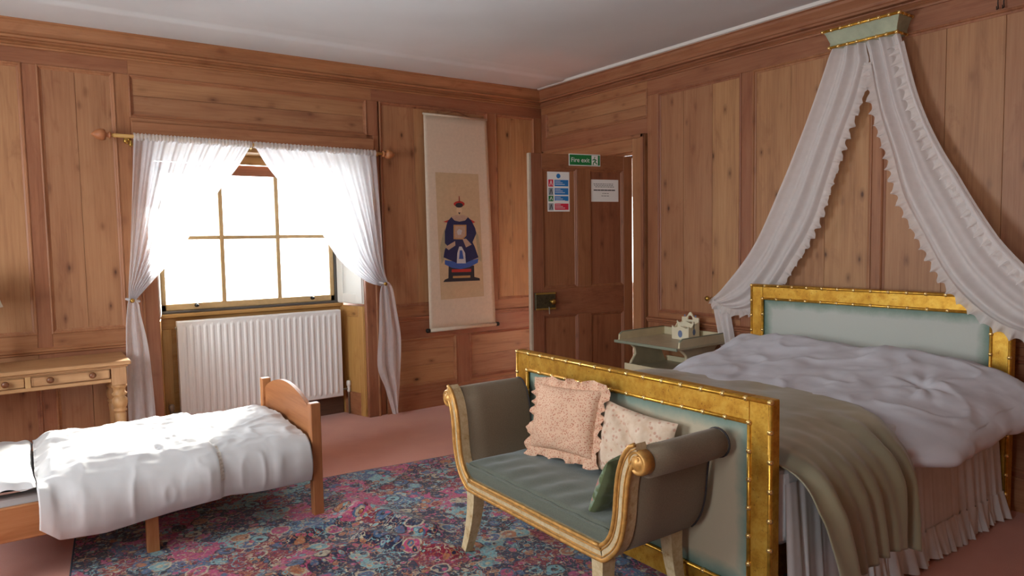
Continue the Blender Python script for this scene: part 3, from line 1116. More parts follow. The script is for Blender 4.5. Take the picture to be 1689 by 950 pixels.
def gilt_board(root, pname, x0, x1, y0, y1, z0, z1, w, pmat, zleg, front):
    """gilded frame round a painted panel, bamboo beads on both edges; front = x of the decorated face"""
    b = bpy.data.objects.new(pname, None)
    COL.objects.link(b)
    b.parent = root
    c = Vector(((x0 + x1) / 2, (y0 + y1) / 2, z0))
    b.location = c - WL[root.name]
    WL[b.name] = c
    box('frame_rail', x0, x1, y0 + w, y1 - w, z1 - w, z1, 'gilt', b, bevel=0.003)
    box('frame_rail', x0, x1, y0 + w, y1 - w, z0, z0 + w, 'gilt', b, bevel=0.003)
    box('frame_post', x0, x1, y0, y0 + w, zleg, z1, 'gilt', b, bevel=0.003)
    box('frame_post', x0, x1, y1 - w, y1, zleg, z1, 'gilt', b, bevel=0.003)
    box('painted_panel', x0 + 0.012, x1 - 0.012, y0 + w, y1 - w, z0 + w, z1 - w, pmat, b)
    f = front
    r = 0.0085
    for (a, bb) in (((y0 + r, z1 - r), (y1 - r, z1 - r)), ((y0 + r, zleg + 0.02), (y0 + r, z1 - r)), ((y1 - r, zleg + 0.02), (y1 - r, z1 - r)),
                    ((y0 + w, z1 - w), (y1 - w, z1 - w)), ((y0 + w, z0 + w), (y1 - w, z0 + w)), ((y0 + w, z0 + w), (y0 + w, z1 - w)), ((y1 - w, z0 + w), (y1 - w, z1 - w))):
        bamboo('bamboo_bead', (f, *a), (f, *bb), r, b)
    return b


bed = thing('double_bed', (-1.1, -3.3, 0), 'double bed with gilded frame and sage painted head and foot boards', 'bed')
BY0, BY1 = -4.095, -2.515
gilt_board(bed, 'headboard', HBX0, HBX1, -4.125, -2.55, 0.22, 1.165, 0.096, 'headboard_panel', 0.0, HBX0)
gilt_board(bed, 'footboard', FBX0, FBX1, -4.07, -2.492, 0.06, 0.905, 0.098, 'footboard_panel', 0.0, FBX0)
box('side_rail', FBX1, HBX0, -4.03, -3.99, 0.20, 0.34, 'gilt', bed, bevel=0.004)
box('side_rail', FBX1, HBX0, -2.60, -2.56, 0.20, 0.34, 'gilt', bed, bevel=0.004)

mat_ = box('mattress', -2.07, -0.165, -4.068, -2.535, 0.33, 0.645, 'white_cotton', None, bevel=0.05, bseg=4)
tag(mat_, 'white sheeted mattress under the satin throw on the double bed', 'mattress')

# bed valance: gathered skirt hanging under the mattress
val = thing('bed_valance', (-1.1, -4.08, 0), 'gathered cream bed skirt with frilled hem on the double bed', 'bed skirt')
VP = [(-0.17, -2.50), (-0.17, -2.50), (-0.17, -4.075), (-2.05, -4.075)]


def val_side(u, v, z0, z1, fr, amp, flare, ph=0.0):
    L = u * 1.88
    x = -0.17 - L
    w = (math.sin(L * fr + 1.6 * math.sin(L * fr * 0.23) + ph) + 0.4 * math.sin(L * fr * 2.3 + 1.0)) * (0.7 + 0.5 * math.sin(L * 7))
    y = -4.072 - flare * v - (amp * (0.25 + 0.75 * v)) * w
    x += 0.01 * math.cos(L * fr * 0.9) * v
    z = z1 + (z0 - z1) * v
    return (x, y, z)


sheet('skirt_drop', 420, 12, lambda u, v: val_side(u, v, 0.13, 0.58, 62, 0.010, 0.03), 'valance_cotton', val)


def val_ruf(u, v):
    L = u * 1.88
    p = val_side(u, 1.0, 0.13, 0.58, 62, 0.010, 0.03)
    w = math.sin(L * 72 + 2.5 * math.sin(L * 11)) + 0.3 * math.sin(L * 190)
    return (p[0], p[1] - 0.004 - v * 0.025 - 0.017 * v * w, 0.145 - 0.137 * v + 0.006 * math.sin(L * 9) * v)


sheet('hem_frill', 700, 8, val_ruf, 'valance_cotton', val)
sheet('skirt_end', 160, 8, lambda u, v: (-0.175 + 0.01 * math.sin(u * 90), -2.5 - 1.55 * u, 0.56 - 0.54 * v), 'valance_cotton', val)

# duvet on the double bed
def dz_top(x, y):
    # x: head -0.2 .. foot -1.6 ; y: -2.4 .. -4.3
    z = lin([(-1.75, 0.60), (-1.25, 0.625), (-1.02, 0.685), (-0.85, 0.72), (-0.62, 0.78), (-0.38, 0.85), (-0.25, 0.82), (-0.17, 0.74)], x)
    return z


def duvet_pt(u, v, low=0.0):
    x = -0.17 - 1.32 * u
    # cross section from the far hem over the top to the near hem
    prof = [(-2.455, 0.50), (-2.44, 0.56), (-2.47, 0.63), (-2.60, 0.94), (-2.9, 1.0), (-3.35, 1.0), (-3.8, 0.99), (-4.02, 0.90), (-4.16, 0.72), (-4.255, 0.42), (-4.285, 0.12), (-4.27, -0.08), (-4.22, -0.16)]
    p = poly_at([Vector((a, b)) for a, b in prof], v)
    y, q = p.x, p.y
    top = dz_top(x, y)
    base = lin([(-1.5, 0.52), (-1.15, 0.525), (-0.9, 0.54), (-0.42, 0.635), (-0.17, 0.65)], x)
    if v > 0.5:
        z = base + (top - base) * q
        # stuffed corner that juts out past the bed at the head end
        k = max(0.0, 1 - abs(x + 0.42) / 0.30) ** 1.4 * smooth01((v - 0.62) / 0.3)
        y -= 0.10 * k
        y += 0.16 * smooth01((x + 0.36) / 0.17) * smooth01((v - 0.66) / 0.2)
        y += 0.13 * smooth01((-1.12 - x) / 0.2) * smooth01((v - 0.66) / 0.2)
    else:
        z = 0.50 + (top - 0.50) * max(0.0, (q - 0.5) / 0.5) if q > 0.5 else q
    # loft and creases
    n1 = fbm(x * 3.1, y * 3.1, 1.0, 3)
    n2 = fbm(x * 6 + 0.8 * n1, y * 5, 4.0, 4)
    ridge = 1 - abs(fbm(x * 3.2 + y * 1.2, y * 2.4 - x, 9.0, 2)) * 3.2
    cv = 1 - 0.9 * smooth01((-1.0 - x) / 0.12)
    z += (0.024 * n1 + 0.006 * n2 + 0.011 * max(0.0, ridge) ** 2) * cv
    y += (0.014 * n2 * (1 if v > 0.8 else 0) + 0.02 * n1 * smooth01((v - 0.8) / 0.15)) * cv
    # star of creases near the pillow end
    dx, dy = x + 0.72, y + 3.95
    rr_ = math.hypot(dx, dy)
    z += -0.018 * math.exp(-(rr_ / 0.045) ** 2) + 0.006 * math.cos(7 * math.atan2(dy, dx) + 0.6) * math.exp(-((rr_ - 0.09) / 0.06) ** 2)
    return (x, y, z)


duv = sheet('duvet', 170, 190, duvet_pt, 'duvet_cotton', None, thick=0.012)
tag(duv, 'plump crumpled white duvet spread over the double bed', 'duvet')

# satin throw across the foot of the bed
def throw_pt(s, t):
    # t: across from far hem (0) over the bed to the near hem (1)
    prof = [(-2.425, 0.46), (-2.415, 0.56), (-2.44, 0.64), (-2.52, 0.672), (-3.0, 0.685), (-3.5, 0.685), (-3.9, 0.682), (-4.06, 0.662), (-4.16, 0.61), (-4.215, 0.52), (-4.228, 0.44), (-4.235, 0.37), (-4.24, 0.31), (-4.245, 0.25)]
    p = poly_at([Vector((a, b)) for a, b in prof], t)
    y, z = p.x, p.y
    td = smooth01((t - 0.70) / 0.30)
    # head edge curves back towards the foot as it goes over the side
    xh = lin([(0, -1.05), (0.15, -1.0), (0.5, -1.0), (0.68, -1.10), (0.76, -1.24), (0.82, -1.335), (0.9, -1.36), (1.0, -1.40)], t)
    xf = lin([(0, -2.06), (0.82, -2.06), (0.87, -2.055), (0.94, -2.0), (1.0, -1.96)], t)
    x = xh + (xf - xh) * s
    # the hem rises towards the head end
    if td > 0:
        rise = lin([(0, -0.03), (0.25, 0.015), (0.55, 0.02), (0.8, -0.02), (1.0, -0.08)], s)
        z += rise * smooth01((t - 0.8) / 0.2)
    # folds fanning from the top edge of the bed down the side
    fold = (0.55 + 0.6 * math.sin(s * 7.3 + 0.6)) * math.sin(s * 2 * PI * 4.2 + 2.0 * math.sin(s * 5) - 1.6 * td) + 0.35 * math.sin(s * 2 * PI * 7.7 + 2.0 + 1.5 * td) + 0.25 * fbm(s * 6, t * 2, 30, 2)
    ts = smooth01((t - 0.60) / 0.22)
    y -= ts * (0.010 + 0.042 * td) * (0.15 + 0.62 * fold) * (0.2 + 0.8 * smooth01(s / 0.15))
    z += 0.010 * ts * (1 - td) * fold
    z += 0.008 * fbm(x * 4, y * 3, 2.0, 3) + (1 - td) * 0.004 * math.sin(s * 11 + y * 3)
    # turned-back edge at the foot corner
    e = smooth01((s - 0.9) / 0.1) * td
    y -= 0.03 * e
    return (x, y, z)


thr = sheet('satin_throw', 150, 150, throw_pt, 'satin_throw', None, thick=0.006)
tag(thr, 'olive satin throw hanging over the foot of the double bed', 'throw')

# ------------------------------------------------------------------ bed corona (canopy) and drapes
cor = thing('bed_corona', (-0.08, -3.285, 2.65), 'pale green bed corona with gilded edges high on the bed wall', 'canopy')
zc0, zc1 = 2.652, 2.752
yb0, yb1, yt0, yt1 = -3.495, -3.085, -3.525, -3.06
xb, xt = -0.12, -0.155
V = [(0, yb0, zc0), (xb, yb0, zc0), (xb, yb1, zc0), (0, yb1, zc0)]
V += [(0, yb0, zc0 + 0.03), (xb + 0.005, yb0 + 0.003, zc0 + 0.03), (xb + 0.005, yb1 - 0.003, zc0 + 0.03), (0, yb1, zc0 + 0.03)]
V += [(0, yt0 + 0.012, zc1 - 0.02), (xt + 0.014, yt0 + 0.012, zc1 - 0.02), (xt + 0.014, yt1 - 0.012, zc1 - 0.02), (0, yt1 - 0.012, zc1 - 0.02)]
V += [(0, yt0, zc1), (xt, yt0, zc1), (xt, yt1, zc1), (0, yt1, zc1)]
F = gridf(4, 4, close_u=True) + [(0, 1, 2, 3), (12, 13, 14, 15)]
mobj('corona_box', V, F, 'canopy_paint', cor)
for zz, xx, y0, y1 in ((zc0 + 0.004, xb, yb0, yb1), (zc1, xt, yt0, yt1)):
    bamboo('gilt_edge', (xx, y0, zz), (xx, y1, zz), 0.0085, cor, 0.06)
    bamboo('gilt_edge', (xx, y0, zz), (-0.005, y0, zz), 0.0075, cor, 0.06)
    bamboo('gilt_edge', (xx, y1, zz), (-0.005, y1, zz), 0.0075, cor, 0.06)


def drape(name, label, outer, inner, depth, folds, ruffles, tail, knob, sgn):
    root = thing(name, (-0.08, outer[0][0], outer[0][1]), label, 'drape', 'bed drapes under the corona')
    def cloth(u, v):
        o_ = poly_at([Vector(p) for p in outer], v)
        i_ = poly_at([Vector(p) for p in inner], v)
        p = o_.lerp(i_, u)
        d = lin(depth, v)
        wdt = (o_ - i_).length
        a = 0.017 * min(1.0, wdt / 0.2) + 0.004
        x = d - a * math.sin(u * folds * 2 * PI + 0.5 * math.sin(v * 3) + 0.5 * math.sin(u * 9)) - 0.004 * math.sin(u * folds * 4.7 * PI + v * 1.2)
        x = min(x, -0.012)
        sag = 0.02 * math.sin(u * PI) * smooth01((v - 0.5) / 0.5)
        return (x, p.x, p.y - sag)
    sheet('drape_cloth', 90, 90, cloth, 'bed_drape_cloth', root)
    for line, sd, wd, nfr in ruffles:
        line = [Vector(p) for p in line]
        def ruf(u, v):
            p = poly_at(line, u)
            q = poly_at(line, min(1, u + 0.01)) - poly_at(line, max(0, u - 0.01))
            nrm = Vector((-q.y, q.x)).normalized() * sd
            d = lin(depth, u)
            wv = math.sin(u * nfr * 2 * PI + 1.5 * math.sin(u * 23)) + 0.35 * math.sin(u * nfr * 5.1 * PI)
            tang = q.normalized()
            k = wd * (0.95 + 0.2 * math.sin(u * nfr * 2 * PI + 0.8))
            r = p + nrm * (v * k - 0.012) + tang * (0.008 * v * math.cos(u * nfr * 2 * PI))
            return (min(d - 0.012 - 0.012 * v * wv, -0.008), r.x, r.y)
        sheet('frill', 420, 5, ruf, 'bed_ruffle_cloth', root)
    if tail:
        def tl(u, v):
            a = poly_at([Vector(p) for p in tail[0]], v)
            b = poly_at([Vector(p) for p in tail[1]], v)
            p = a.lerp(b, u)
            return (-0.05 - 0.014 * math.sin(u * 5.2 * PI + v) * (0.3 + v), p.x, p.y)
        sheet('drape_tail', 40, 24, tl, 'bed_drape_cloth', root)
    if knob:
        tie = thing('drape_holdback', (-0.03, *knob), 'small brass holdback knob above the washstand holding the bed drape', 'holdback') if sgn > 0 else root
        lathe('holdback_stem', (0.0, *knob), [(0.014, 0), (0.012, -0.008), (0.006, -0.014), (0.006, -0.09)], 'brass', tie, 10, 'x')
        lathe('holdback_knob', (-0.088, *knob), [(0.006, 0), (0.017, -0.006), (0.021, -0.014), (0.017, -0.022), (0.006, -0.028)], 'brass', tie, 12, 'x')
    return root


Lo = [(-3.09, 2.66), (-3.06, 2.60), (-3.0, 2.444), (-2.885, 2.166), (-2.719, 1.811), (-2.512, 1.431), (-2.26, 1.137), (-2.138, 1.031)]
Li = [(-3.285, 2.66), (-3.30, 2.58), (-3.306, 2.524), (-3.25, 2.318), (-3.158, 2.088), (-3.074, 1.848), (-2.966, 1.559), (-2.798, 1.295), (-2.66, 1.11), (-2.506, 0.985), (-2.36, 0.955), (-2.22, 0.985), (-2.138, 1.028)]
Ro = [(-3.495, 2.66), (-3.512, 2.60), (-3.607, 2.257), (-3.735, 1.963), (-3.91, 1.674), (-4.075, 1.441), (-4.21, 1.29), (-4.36, 1.15), (-4.475, 1.04)]
Ri = [(-3.285, 2.66), (-3.31, 2.58), (-3.322, 2.522), (-3.381, 2.235), (-3.464, 1.973), (-3.545, 1.695), (-3.68, 1.462), (-3.80, 1.275), (-3.93, 1.13), (-4.08, 1.02), (-4.25, 0.97), (-4.4, 0.99), (-4.475, 1.036)]
drape('bed_drape', 'sheer white frilled bed drape swept to the holdback beside the washstand', Lo, Li,
      [(0, -0.085), (0.5, -0.07), (0.8, -0.055), (1, -0.06)], 2.6, [(Li[2:], -1, 0.055, 30)],
      ([(-2.138, 1.03), (-2.15, 0.95), (-2.19, 0.80), (-2.225, 0.68)], [(-2.16, 1.03), (-2.275, 0.97), (-2.31, 0.85), (-2.335, 0.70)]), (-2.13, 1.035), 1)
drape('bed_drape', 'sheer white frilled bed drape hanging over the outer corner of the gilded headboard', Ro, Ri,
      [(0, -0.085), (0.45, -0.10), (0.68, -0.19), (0.85, -0.20), (1, -0.07)], 2.6, [(Ri[2:], 1, 0.055, 30), (Ro[1:], 1, 0.085, 30)],
      ([(-4.475, 1.03), (-4.46, 0.90), (-4.42, 0.70)], [(-4.45, 1.03), (-4.34, 0.92), (-4.30, 0.70)]), (-4.48, 1.035), -1)

# two picture hooks on the frieze
for k, (y, lab) in enumerate(((-3.965, 'dark wire picture hook on the frieze, nearer the corona'), (-3.992, 'dark wire picture hook on the frieze, farther from the corona'))):
    tag(tube('picture_hook', [(-0.004, y, 2.76), (-0.02, y, 2.765), (-0.02, y, 2.70), (-0.012, y, 2.676), (-0.03, y, 2.668), (-0.036, y, 2.684)], 0.0028, 'black_iron', None, 6), lab, 'hook', 'picture hooks on the frieze')

# ================================================================== SETTEE
SC = -3.22
SX0, SX1 = -2.62, -2.165
set_ = thing('settee', (-2.4, SC, 0), 'backless window settee with scrolled arms, grey green velvet and gilded cream frame', 'sofa')
half = [(0.0, 0.335), (0.43, 0.335), (0.475, 0.345), (0.515, 0.378), (0.545, 0.43), (0.562, 0.50), (0.570, 0.58), (0.580, 0.65), (0.600, 0.71), (0.628, 0.750), (0.650, 0.762)]


def dense(pts, n):
    return [poly_at([Vector(p) for p in pts], i / (n - 1)) for i in range(n)]


hp = dense(half, 44)
path = [Vector((-p.x, p.y)) for p in reversed(hp)] + hp[1:]


def offset2d(pts, d):
    out = []
    for i, p in enumerate(pts):
        q = (pts[min(i + 1, len(pts) - 1)] - pts[max(i - 1, 0)]).normalized()
        out.append(p + Vector((-q.y, q.x)) * d)
    return out


def ribbon(name, lo, hi, x0, x1, mat, parent, bevel=0.0):
    n = len(lo)
    V = []
    for a, b in zip(lo, hi):
        V += [(x0, SC + a.x, a.y), (x0, SC + b.x, b.y), (x1, SC + b.x, b.y), (x1, SC + a.x, a.y)]
    F = gridf(4, n, close_u=True) + [(0, 1, 2, 3), tuple((n - 1) * 4 + k for k in range(4))]
    return mobj(name, V, F, mat, parent, smooth=False)


fr = ribbon('front_frame', offset2d(path, -0.029), offset2d(path, 0.029), SX0 + 0.006, SX0 + 0.06, 'cream_distressed', set_)
for d in (-0.026, 0.026):
    tube('gilt_bead', [(SX0 + 0.006, SC + p.x, p.y) for p in offset2d(path, d)], 0.0085, 'frame_gilt', fr, 8)
for d in (-0.012, 0.012):
    tube('gilt_line', [(SX0 + 0.005, SC + p.x, p.y) for p in offset2d(path, d)], 0.0032, 'frame_gilt', fr, 6)
for s in (-1, 1):
    sc = lathe('scroll_boss', (SX0 + 0.03, SC + s * 0.648, 0.722), [(0.044, 0.02), (0.046, -0.012), (0.042, -0.024), (0.034, -0.028), (0.031, -0.022), (0.024, -0.026), (0.014, -0.034), (0.004, -0.036)], 'frame_gilt', set_, 22, 'x')
    # arm: upholstered wall following the frame curve and rolling over outwards at the top
    seg_ = [p for p in hp if 0.36 < p.y < 0.745]
    inner = [p for p in offset2d(seg_, 0.026) if p.y < 0.735]
    outer = [p for p in offset2d(seg_, -0.026) if p.y < 0.672]
    rc_ = Vector((0.644, 0.716))
    rr_ = 0.056
    a0_ = math.atan2(inner[-1].y - rc_.y, inner[-1].x - rc_.x)
    a1_ = math.atan2(outer[-1].y - rc_.y, outer[-1].x - rc_.x)
    if a0_ < 0:
        a0_ += 2 * PI
    arc = []
    for k in range(1, 18):
        a = a0_ + ((a1_ + 0.25) - a0_) * k / 17.0
        arc.append(rc_ + Vector((math.cos(a), math.sin(a))) * rr_)
    outl = inner + arc + outer[::-1]
    x0, x1 = SX0 + 0.055, SX1
    n = len(outl)
    cen = [min(seg_ + [rc_], key=lambda q: (q - p).length) for p in outl]
    V = []
    for x, f in ((x0, 1.0), (x0 + 0.12, 1.03), (x1 - 0.10, 1.03), (x1 - 0.022, 1.0), (x1 - 0.006, 0.8), (x1, 0.4)):
        for p, q in zip(outl, cen):
            r_ = q + (p - q) * f
            V.append((x, SC + s * r_.x, r_.y))
    F = gridf(n, 6, close_u=True) + [tuple(range(n)), tuple(range(5 * n, 6 * n))]
    arm = mobj('arm', V, F, 'sofa_velvet', set_, smooth=True)
    tube('piping', [(x1 - 0.012, SC + s * p.x, p.y) for p in outl], 0.004, 'ink', arm, 6)
    # legs
    for fx, tx, nm in ((SX0 + 0.035, SX0 - 0.012, 'leg'), (SX1 - 0.05, SX1 - 0.012, 'leg')):
        V = []
        pr = 9
        for k in range(pr):
            t_ = k / (pr - 1)
            z = 0.315 * (1 - t_) + 0.002
            cx_ = fx + (tx - fx) * t_ ** 1.8
            cy_ = SC + s * (0.445 + 0.03 * t_ ** 2)
            w_ = 0.033 - 0.013 * t_
            for a, b in ((-1, -1), (1, -1), (1, 1), (-1, 1)):
                V.append((cx_ + a * w_, cy_ + b * w_ * 0.95, z))
        lg = mobj(nm, V, gridf(4, pr, close_u=True) + [(0, 1, 2, 3), tuple(4 * (pr - 1) + k for k in range(4))], 'cream_distressed', set_, bevel=0.0)
# seat base between the arms and the loose seat cushion
box('seat_base', SX0 + 0.05, SX1, SC - 0.47, SC + 0.47, 0.308, 0.352, 'sofa_velvet', set_, bevel=0.008)


def cushion_solid(name, x0, x1, y0, y1, z0, z1, mat, parent, puff=0.02):
    nu, nv = 40, 80
    top, bot = [], []
    for j in range(nv):
        for i in range(nu):
            u, v = i / (nu - 1) * 2 - 1, j / (nv - 1) * 2 - 1
            e = (1 - abs(u) ** 26) * (1 - abs(v) ** 40)
            e = 0.55 + 0.45 * max(0.0, e) ** 0.5
            x = (x0 + x1) / 2 + (x1 - x0) / 2 * u
            y = (y0 + y1) / 2 + (y1 - y0) / 2 * v
            pf = puff * (1 - u * u) * (1 - v * v * v * v)
            wr = 0.0035 * math.sin(v * 24 + 3 * u) * (0.4 + 0.6 * (u < 0)) * math.exp(-((u + 0.5) / 0.5) ** 2) + 0.004 * fbm(x * 7, y * 7, 3, 3)
            top.append((x, y, (z0 + z1) / 2 + (z1 - z0) / 2 * e + pf + wr))
            bot.append((x, y, (z0 + z1) / 2 - (z1 - z0) / 2 * e))
    F = gridf(nu, nv)
    n = nu * nv
    F += [tuple(reversed([k + n for k in f])) for f in F]
    bd = [j * nu for j in range(nv)] + [(nv - 1) * nu + i for i in range(1, nu)] + [j * nu + nu - 1 for j in range(nv - 2, -1, -1)] + [i for i in range(nu - 2, 0, -1)]
    for a, b in zip(bd, bd[1:] + bd[:1]):
        F.append((a, b, b + n, a + n))
    return mobj(name, top + bot, F, mat, parent, smooth=True)


sc_ = cushion_solid('seat_cushion', SX0 + 0.022, SX1 - 0.005, SC - 0.505, SC + 0.505, 0.354, 0.437, 'seat_velvet', set_)
for zz in (0.426,):
    tube('piping', [(SX0 + 0.020, SC - 0.50 + 1.0 * k / 30, zz + 0.002 * math.sin(k * 1.3)) for k in range(31)], 0.0045, 'seat_velvet', sc_, 6)


def pillow(name, c, rx, uy, w, h, th, mat, label, cat='cushion', frill=None, back=None, seed=0.0, dent=0.0):
    """c centre, rx right vector, uy up vector of the pillow face"""
    c, rx, uy = Vector(c), Vector(rx).normalized(), Vector(uy).normalized()
    nz = rx.cross(uy).normalized()
    root = thing(name, tuple(c - uy * h / 2), label, cat)
    N = 40
    top, bot = [], []
    for j in range(N):
        for i in range(N):
            u, v = i / (N - 1) * 2 - 1, j / (N - 1) * 2 - 1
            e = max(0.0, (1 - u * u) * (1 - v * v)) ** 0.42
            pin = 1 - 0.07 * (1 - u * u) * abs(v) ** 3, 1 - 0.07 * (1 - v * v) * abs(u) ** 3
            x, y = u * w / 2 * pin[1], v * h / 2 * pin[0]
            n_ = fbm(u * 1.6 + seed, v * 1.6, seed, 3) * 0.012 + 0.005 * fbm(u * 5 + seed, v * 5, seed + 3, 3)
            dn = dent * math.exp(-(((u + v - 0.2) / 0.14) ** 2)) * e
            top.append(tuple(c + rx * x + uy * y + nz * (th / 2 * e + n_ * e - dn)))
            bot.append(tuple(c + rx * x + uy * y - nz * (th / 2 * e)))
    Ft = gridf(N, N)
    mobj('cushion_face', top, Ft, mat, root, smooth=True)
    mobj('cushion_back', bot, [tuple(reversed(f)) for f in Ft], back or mat, root, smooth=True)
    if frill:
        per = []
        K = 360
        def edge(a):
            a = (a % 1.0) * 4
            k, f = int(a), a - int(a)
            p = [(-1 + 2 * f, -1), (1, -1 + 2 * f), (1 - 2 * f, 1), (-1, 1 - 2 * f)][k % 4]
            u, v = p
            r = [(0, -1), (1, 0), (0, 1), (-1, 0)][k % 4]
            # round the corner direction
            d = Vector((u, v))
            m_ = max(abs(u), abs(v))
            cr = smooth01((min(abs(u), abs(v)) - 0.8) / 0.2)
            out = Vector(r).lerp(Vector((u, v)).normalized(), cr).normalized()
            pin = 1 - 0.07 * (1 - u * u) * abs(v) ** 3, 1 - 0.07 * (1 - v * v) * abs(u) ** 3
            return Vector((u * w / 2 * pin[1], v * h / 2 * pin[0])), out
        def fp(u, v):
            p, o_ = edge(u)
            w_ = math.sin(u * 2 * PI * 22 + 2 * math.sin(u * 31)) + 0.25 * math.sin(u * 2 * PI * 51)
            q = p + o_ * (v * frill * (1 + 0.15 * math.sin(u * 2 * PI * 13 + 1)) - 0.006)
            return tuple(c + rx * q.x + uy * q.y + nz * (0.004 + 0.014 * v * w_))
        sheet('frill', K, 6, fp, mat, root, close_u=True)
    return root


# cushions on the settee (faces lean back on the footboard, normal towards -x and up)
pillow('frilled_cushion', (-2.262, -3.06, 0.655), (0.10, -1, 0.06), (0.26, 0.06, 0.96), 0.41, 0.315, 0.14, 'floral_peach',
       'peach sprigged cushion with frilled edge propped on the settee', frill=0.045, seed=1.3)
pillow('patterned_cushion', (-2.215, -3.46, 0.61), (0.05, -1, -0.08), (0.20, -0.05, 0.95), 0.40, 0.31, 0.10, 'floral_cream',
       'creased cream floral cushion tucked behind the frilled one on the settee', seed=4.1, dent=0.02)
pillow('needlework_cushion', (-2.40, -3.585, 0.545), (0.98, 0.16, 0.02), (-0.04, -0.46, 0.88), 0.34, 0.29, 0.10, 'green_backing',
       'green needlework cushion leaning inside the near settee arm', seed=7.7, back='green_needlework')

# ================================================================== RUG
ra = R(-5.8)
ru, rv = Vector((math.cos(ra), math.sin(ra), 0)), Vector((math.sin(ra), -math.cos(ra), 0))
rc = Vector((-4.125, -1.165, 0))
ridges = [((-2.86, -1.86), (-2.66, -2.42), 0.038, 0.075), ((-3.25, -2.10), (-2.84, -1.98), 0.024, 0.05), ((-2.95, -2.3), (-2.70, -2.72), 0.036, 0.055), ((-3.6, -2.5), (-3.1, -2.36), 0.018, 0.06), ((-2.35, -1.85), (-2.3, -2.3), 0.012, 0.08)]


def rug_h(x, y):
    z = 0.0
    p = Vector((x, y))
    for a, b, hgt, wd in ridges:
        a, b = Vector(a), Vector(b)
        t_ = max(0, min(1, (p - a).dot(b - a) / (b - a).length_squared))
        d = (p - a.lerp(b, t_)).length
        z += hgt * math.exp(-(d / wd) ** 2)
    return z + 0.004 * (fbm(x * 2.2, y * 2.2, 5, 3) + 0.6)


def rug_pt(u, v):
    p = rc + ru * (u * 2.95) + rv * (v * 3.3)
    # bed and settee stand flat on it
    return (p.x, p.y, 0.008 + rug_h(p.x, p.y) * smooth01((-2.42 - p.x) / 0.16 + 0.5 * (p.y > -2.6)))


rug = thing('persian_rug', (-2.7, -2.6, 0), 'dark blue and crimson patterned oriental rug, rucked up by the settee', 'rug')
sheet('rug_pile', 200, 220, rug_pt, 'rug_pile', rug, thick=0.006)
tube('rug_binding', [tuple(Vector(rug_pt(k / 60, 0.0)) - Vector((0, 0, 0.002))) for k in range(61)], 0.006, 'rug_edge', rug, 6)
tube('rug_binding', [tuple(Vector(rug_pt(0.0, k / 60)) - Vector((0, 0, 0.002))) for k in range(61)], 0.006, 'rug_edge', rug, 6)

# ================================================================== CHILD'S BED
cot = thing('child_bed', (-3.8, -1.39, 0), "child's low pine bed with arched footboard below the window", 'bed')
CX0, CX1, CN, CFY = -4.72, -3.035, -1.845, -0.935     # head, foot, near side, far side
for y in (CN, CFY):
    for x, zt in ((CX1, 0.632), (CX0, 0.70)):
        box('post', x - 0.028, x + 0.028, y - 0.026, y + 0.026, 0.002, zt, 'cot_wood_z', cot, bevel=0.004)
# arched foot and head panels
for x, z0, z1 in ((CX1, 0.24, 0.61), (CX0, 0.24, 0.68)):
    K = 24
    top = []
    for k in range(K + 1):
        f = k / K
        y = CN + 0.026 + (CFY - CN - 0.052) * f
        top.append((y, z1 - 0.035 + 0.105 * math.sin(PI * f) ** 0.8))
    pts = [(CN + 0.026, z0), (CFY - 0.026, z0)] + top[::-1]
    prism('end_panel', pts, x - 0.011, x + 0.011, 'cot_wood_y', cot, 'x')
for y in (CN, CFY):
    box('side_rail', CX0 + 0.028, CX1 - 0.028, y - 0.014, y + 0.014, 0.222, 0.375, 'cot_wood_x', cot, bevel=0.004)
for y in (CN + 0.045, CFY - 0.045):
    box('middle_leg', -3.875, -3.82, y - 0.025, y + 0.025, 0.002, 0.23, 'cot_wood_z', cot, bevel=0.003)
for k in range(9):
    x = CX0 + 0.12 + k * 0.19
    box('slat', x - 0.035, x + 0.035, CN + 0.02, CFY - 0.02, 0.235, 0.252, 'cot_wood_y', cot)
tag(box('child_mattress', CX0 + 0.035, CX1 - 0.035, CN + 0.025, CFY - 0.025, 0.255, 0.40, 'white_cotton', None, bevel=0.025, bseg=3), "thin white mattress on the child's pine bed", 'mattress')


def cduv(u, v):
    x = -4.30 + 1.225 * u
    prof = [(-0.915, 0.33), (-0.905, 0.39), (-0.95, 0.445), (-1.15, 0.478), (-1.4, 0.485), (-1.65, 0.475), (-1.80, 0.452), (-1.875, 0.405), (-1.905, 0.33), (-1.90, 0.255), (-1.875, 0.205)]
    p = poly_at([Vector(q) for q in prof], v)
    y, z = p.x, p.y
    top = smooth01((v - 0.08) / 0.15) * smooth01((0.82 - v) / 0.15)
    # doubled layer towards the pillow ends at a lace edge
    step = smooth01((-3.545 + 0.02 * math.sin(y * 9) - x) / 0.03)
    z += 0.034 * step * top
    if v > 0.72:
        y -= 0.018 * step
        hem = lin([(0, 0.06), (0.06, 0.0), (0.2, -0.012), (0.5, 0.012), (0.66, 0.03), (0.75, 0.02), (1, 0.012)], u)
        z += hem * smooth01((v - 0.72) / 0.28) + 0.006 * math.sin(x * 8) * smooth01((v - 0.85) / 0.15)
    n1 = fbm(x * 3.3, y * 3.3, 11, 3)
    n2 = fbm(x * 6 + 2 * n1, y * 6, 13, 4)
    rg = max(0.0, 1 - abs(fbm(x * 3.4 + y * 2, y * 4 - x * 1.5, 17, 3)) * 2.4) ** 2
    z += (0.016 * n1 + 0.006 * n2 + 0.012 * rg) * (0.25 + 0.75 * top)
    y += -(0.010 * n1 + 0.004 * n2 + 0.008 * rg) * smooth01((v - 0.75) / 0.15)
    # rounded pillow-end edge
    e = smooth01((0.06 - u) / 0.06)
    z -= 0.05 * e * top
    if u > 0.93:
        z += -0.02 * smooth01((u - 0.93) / 0.07) * top
    return (x + 0.012 * n1 * (1 - u), y, z)


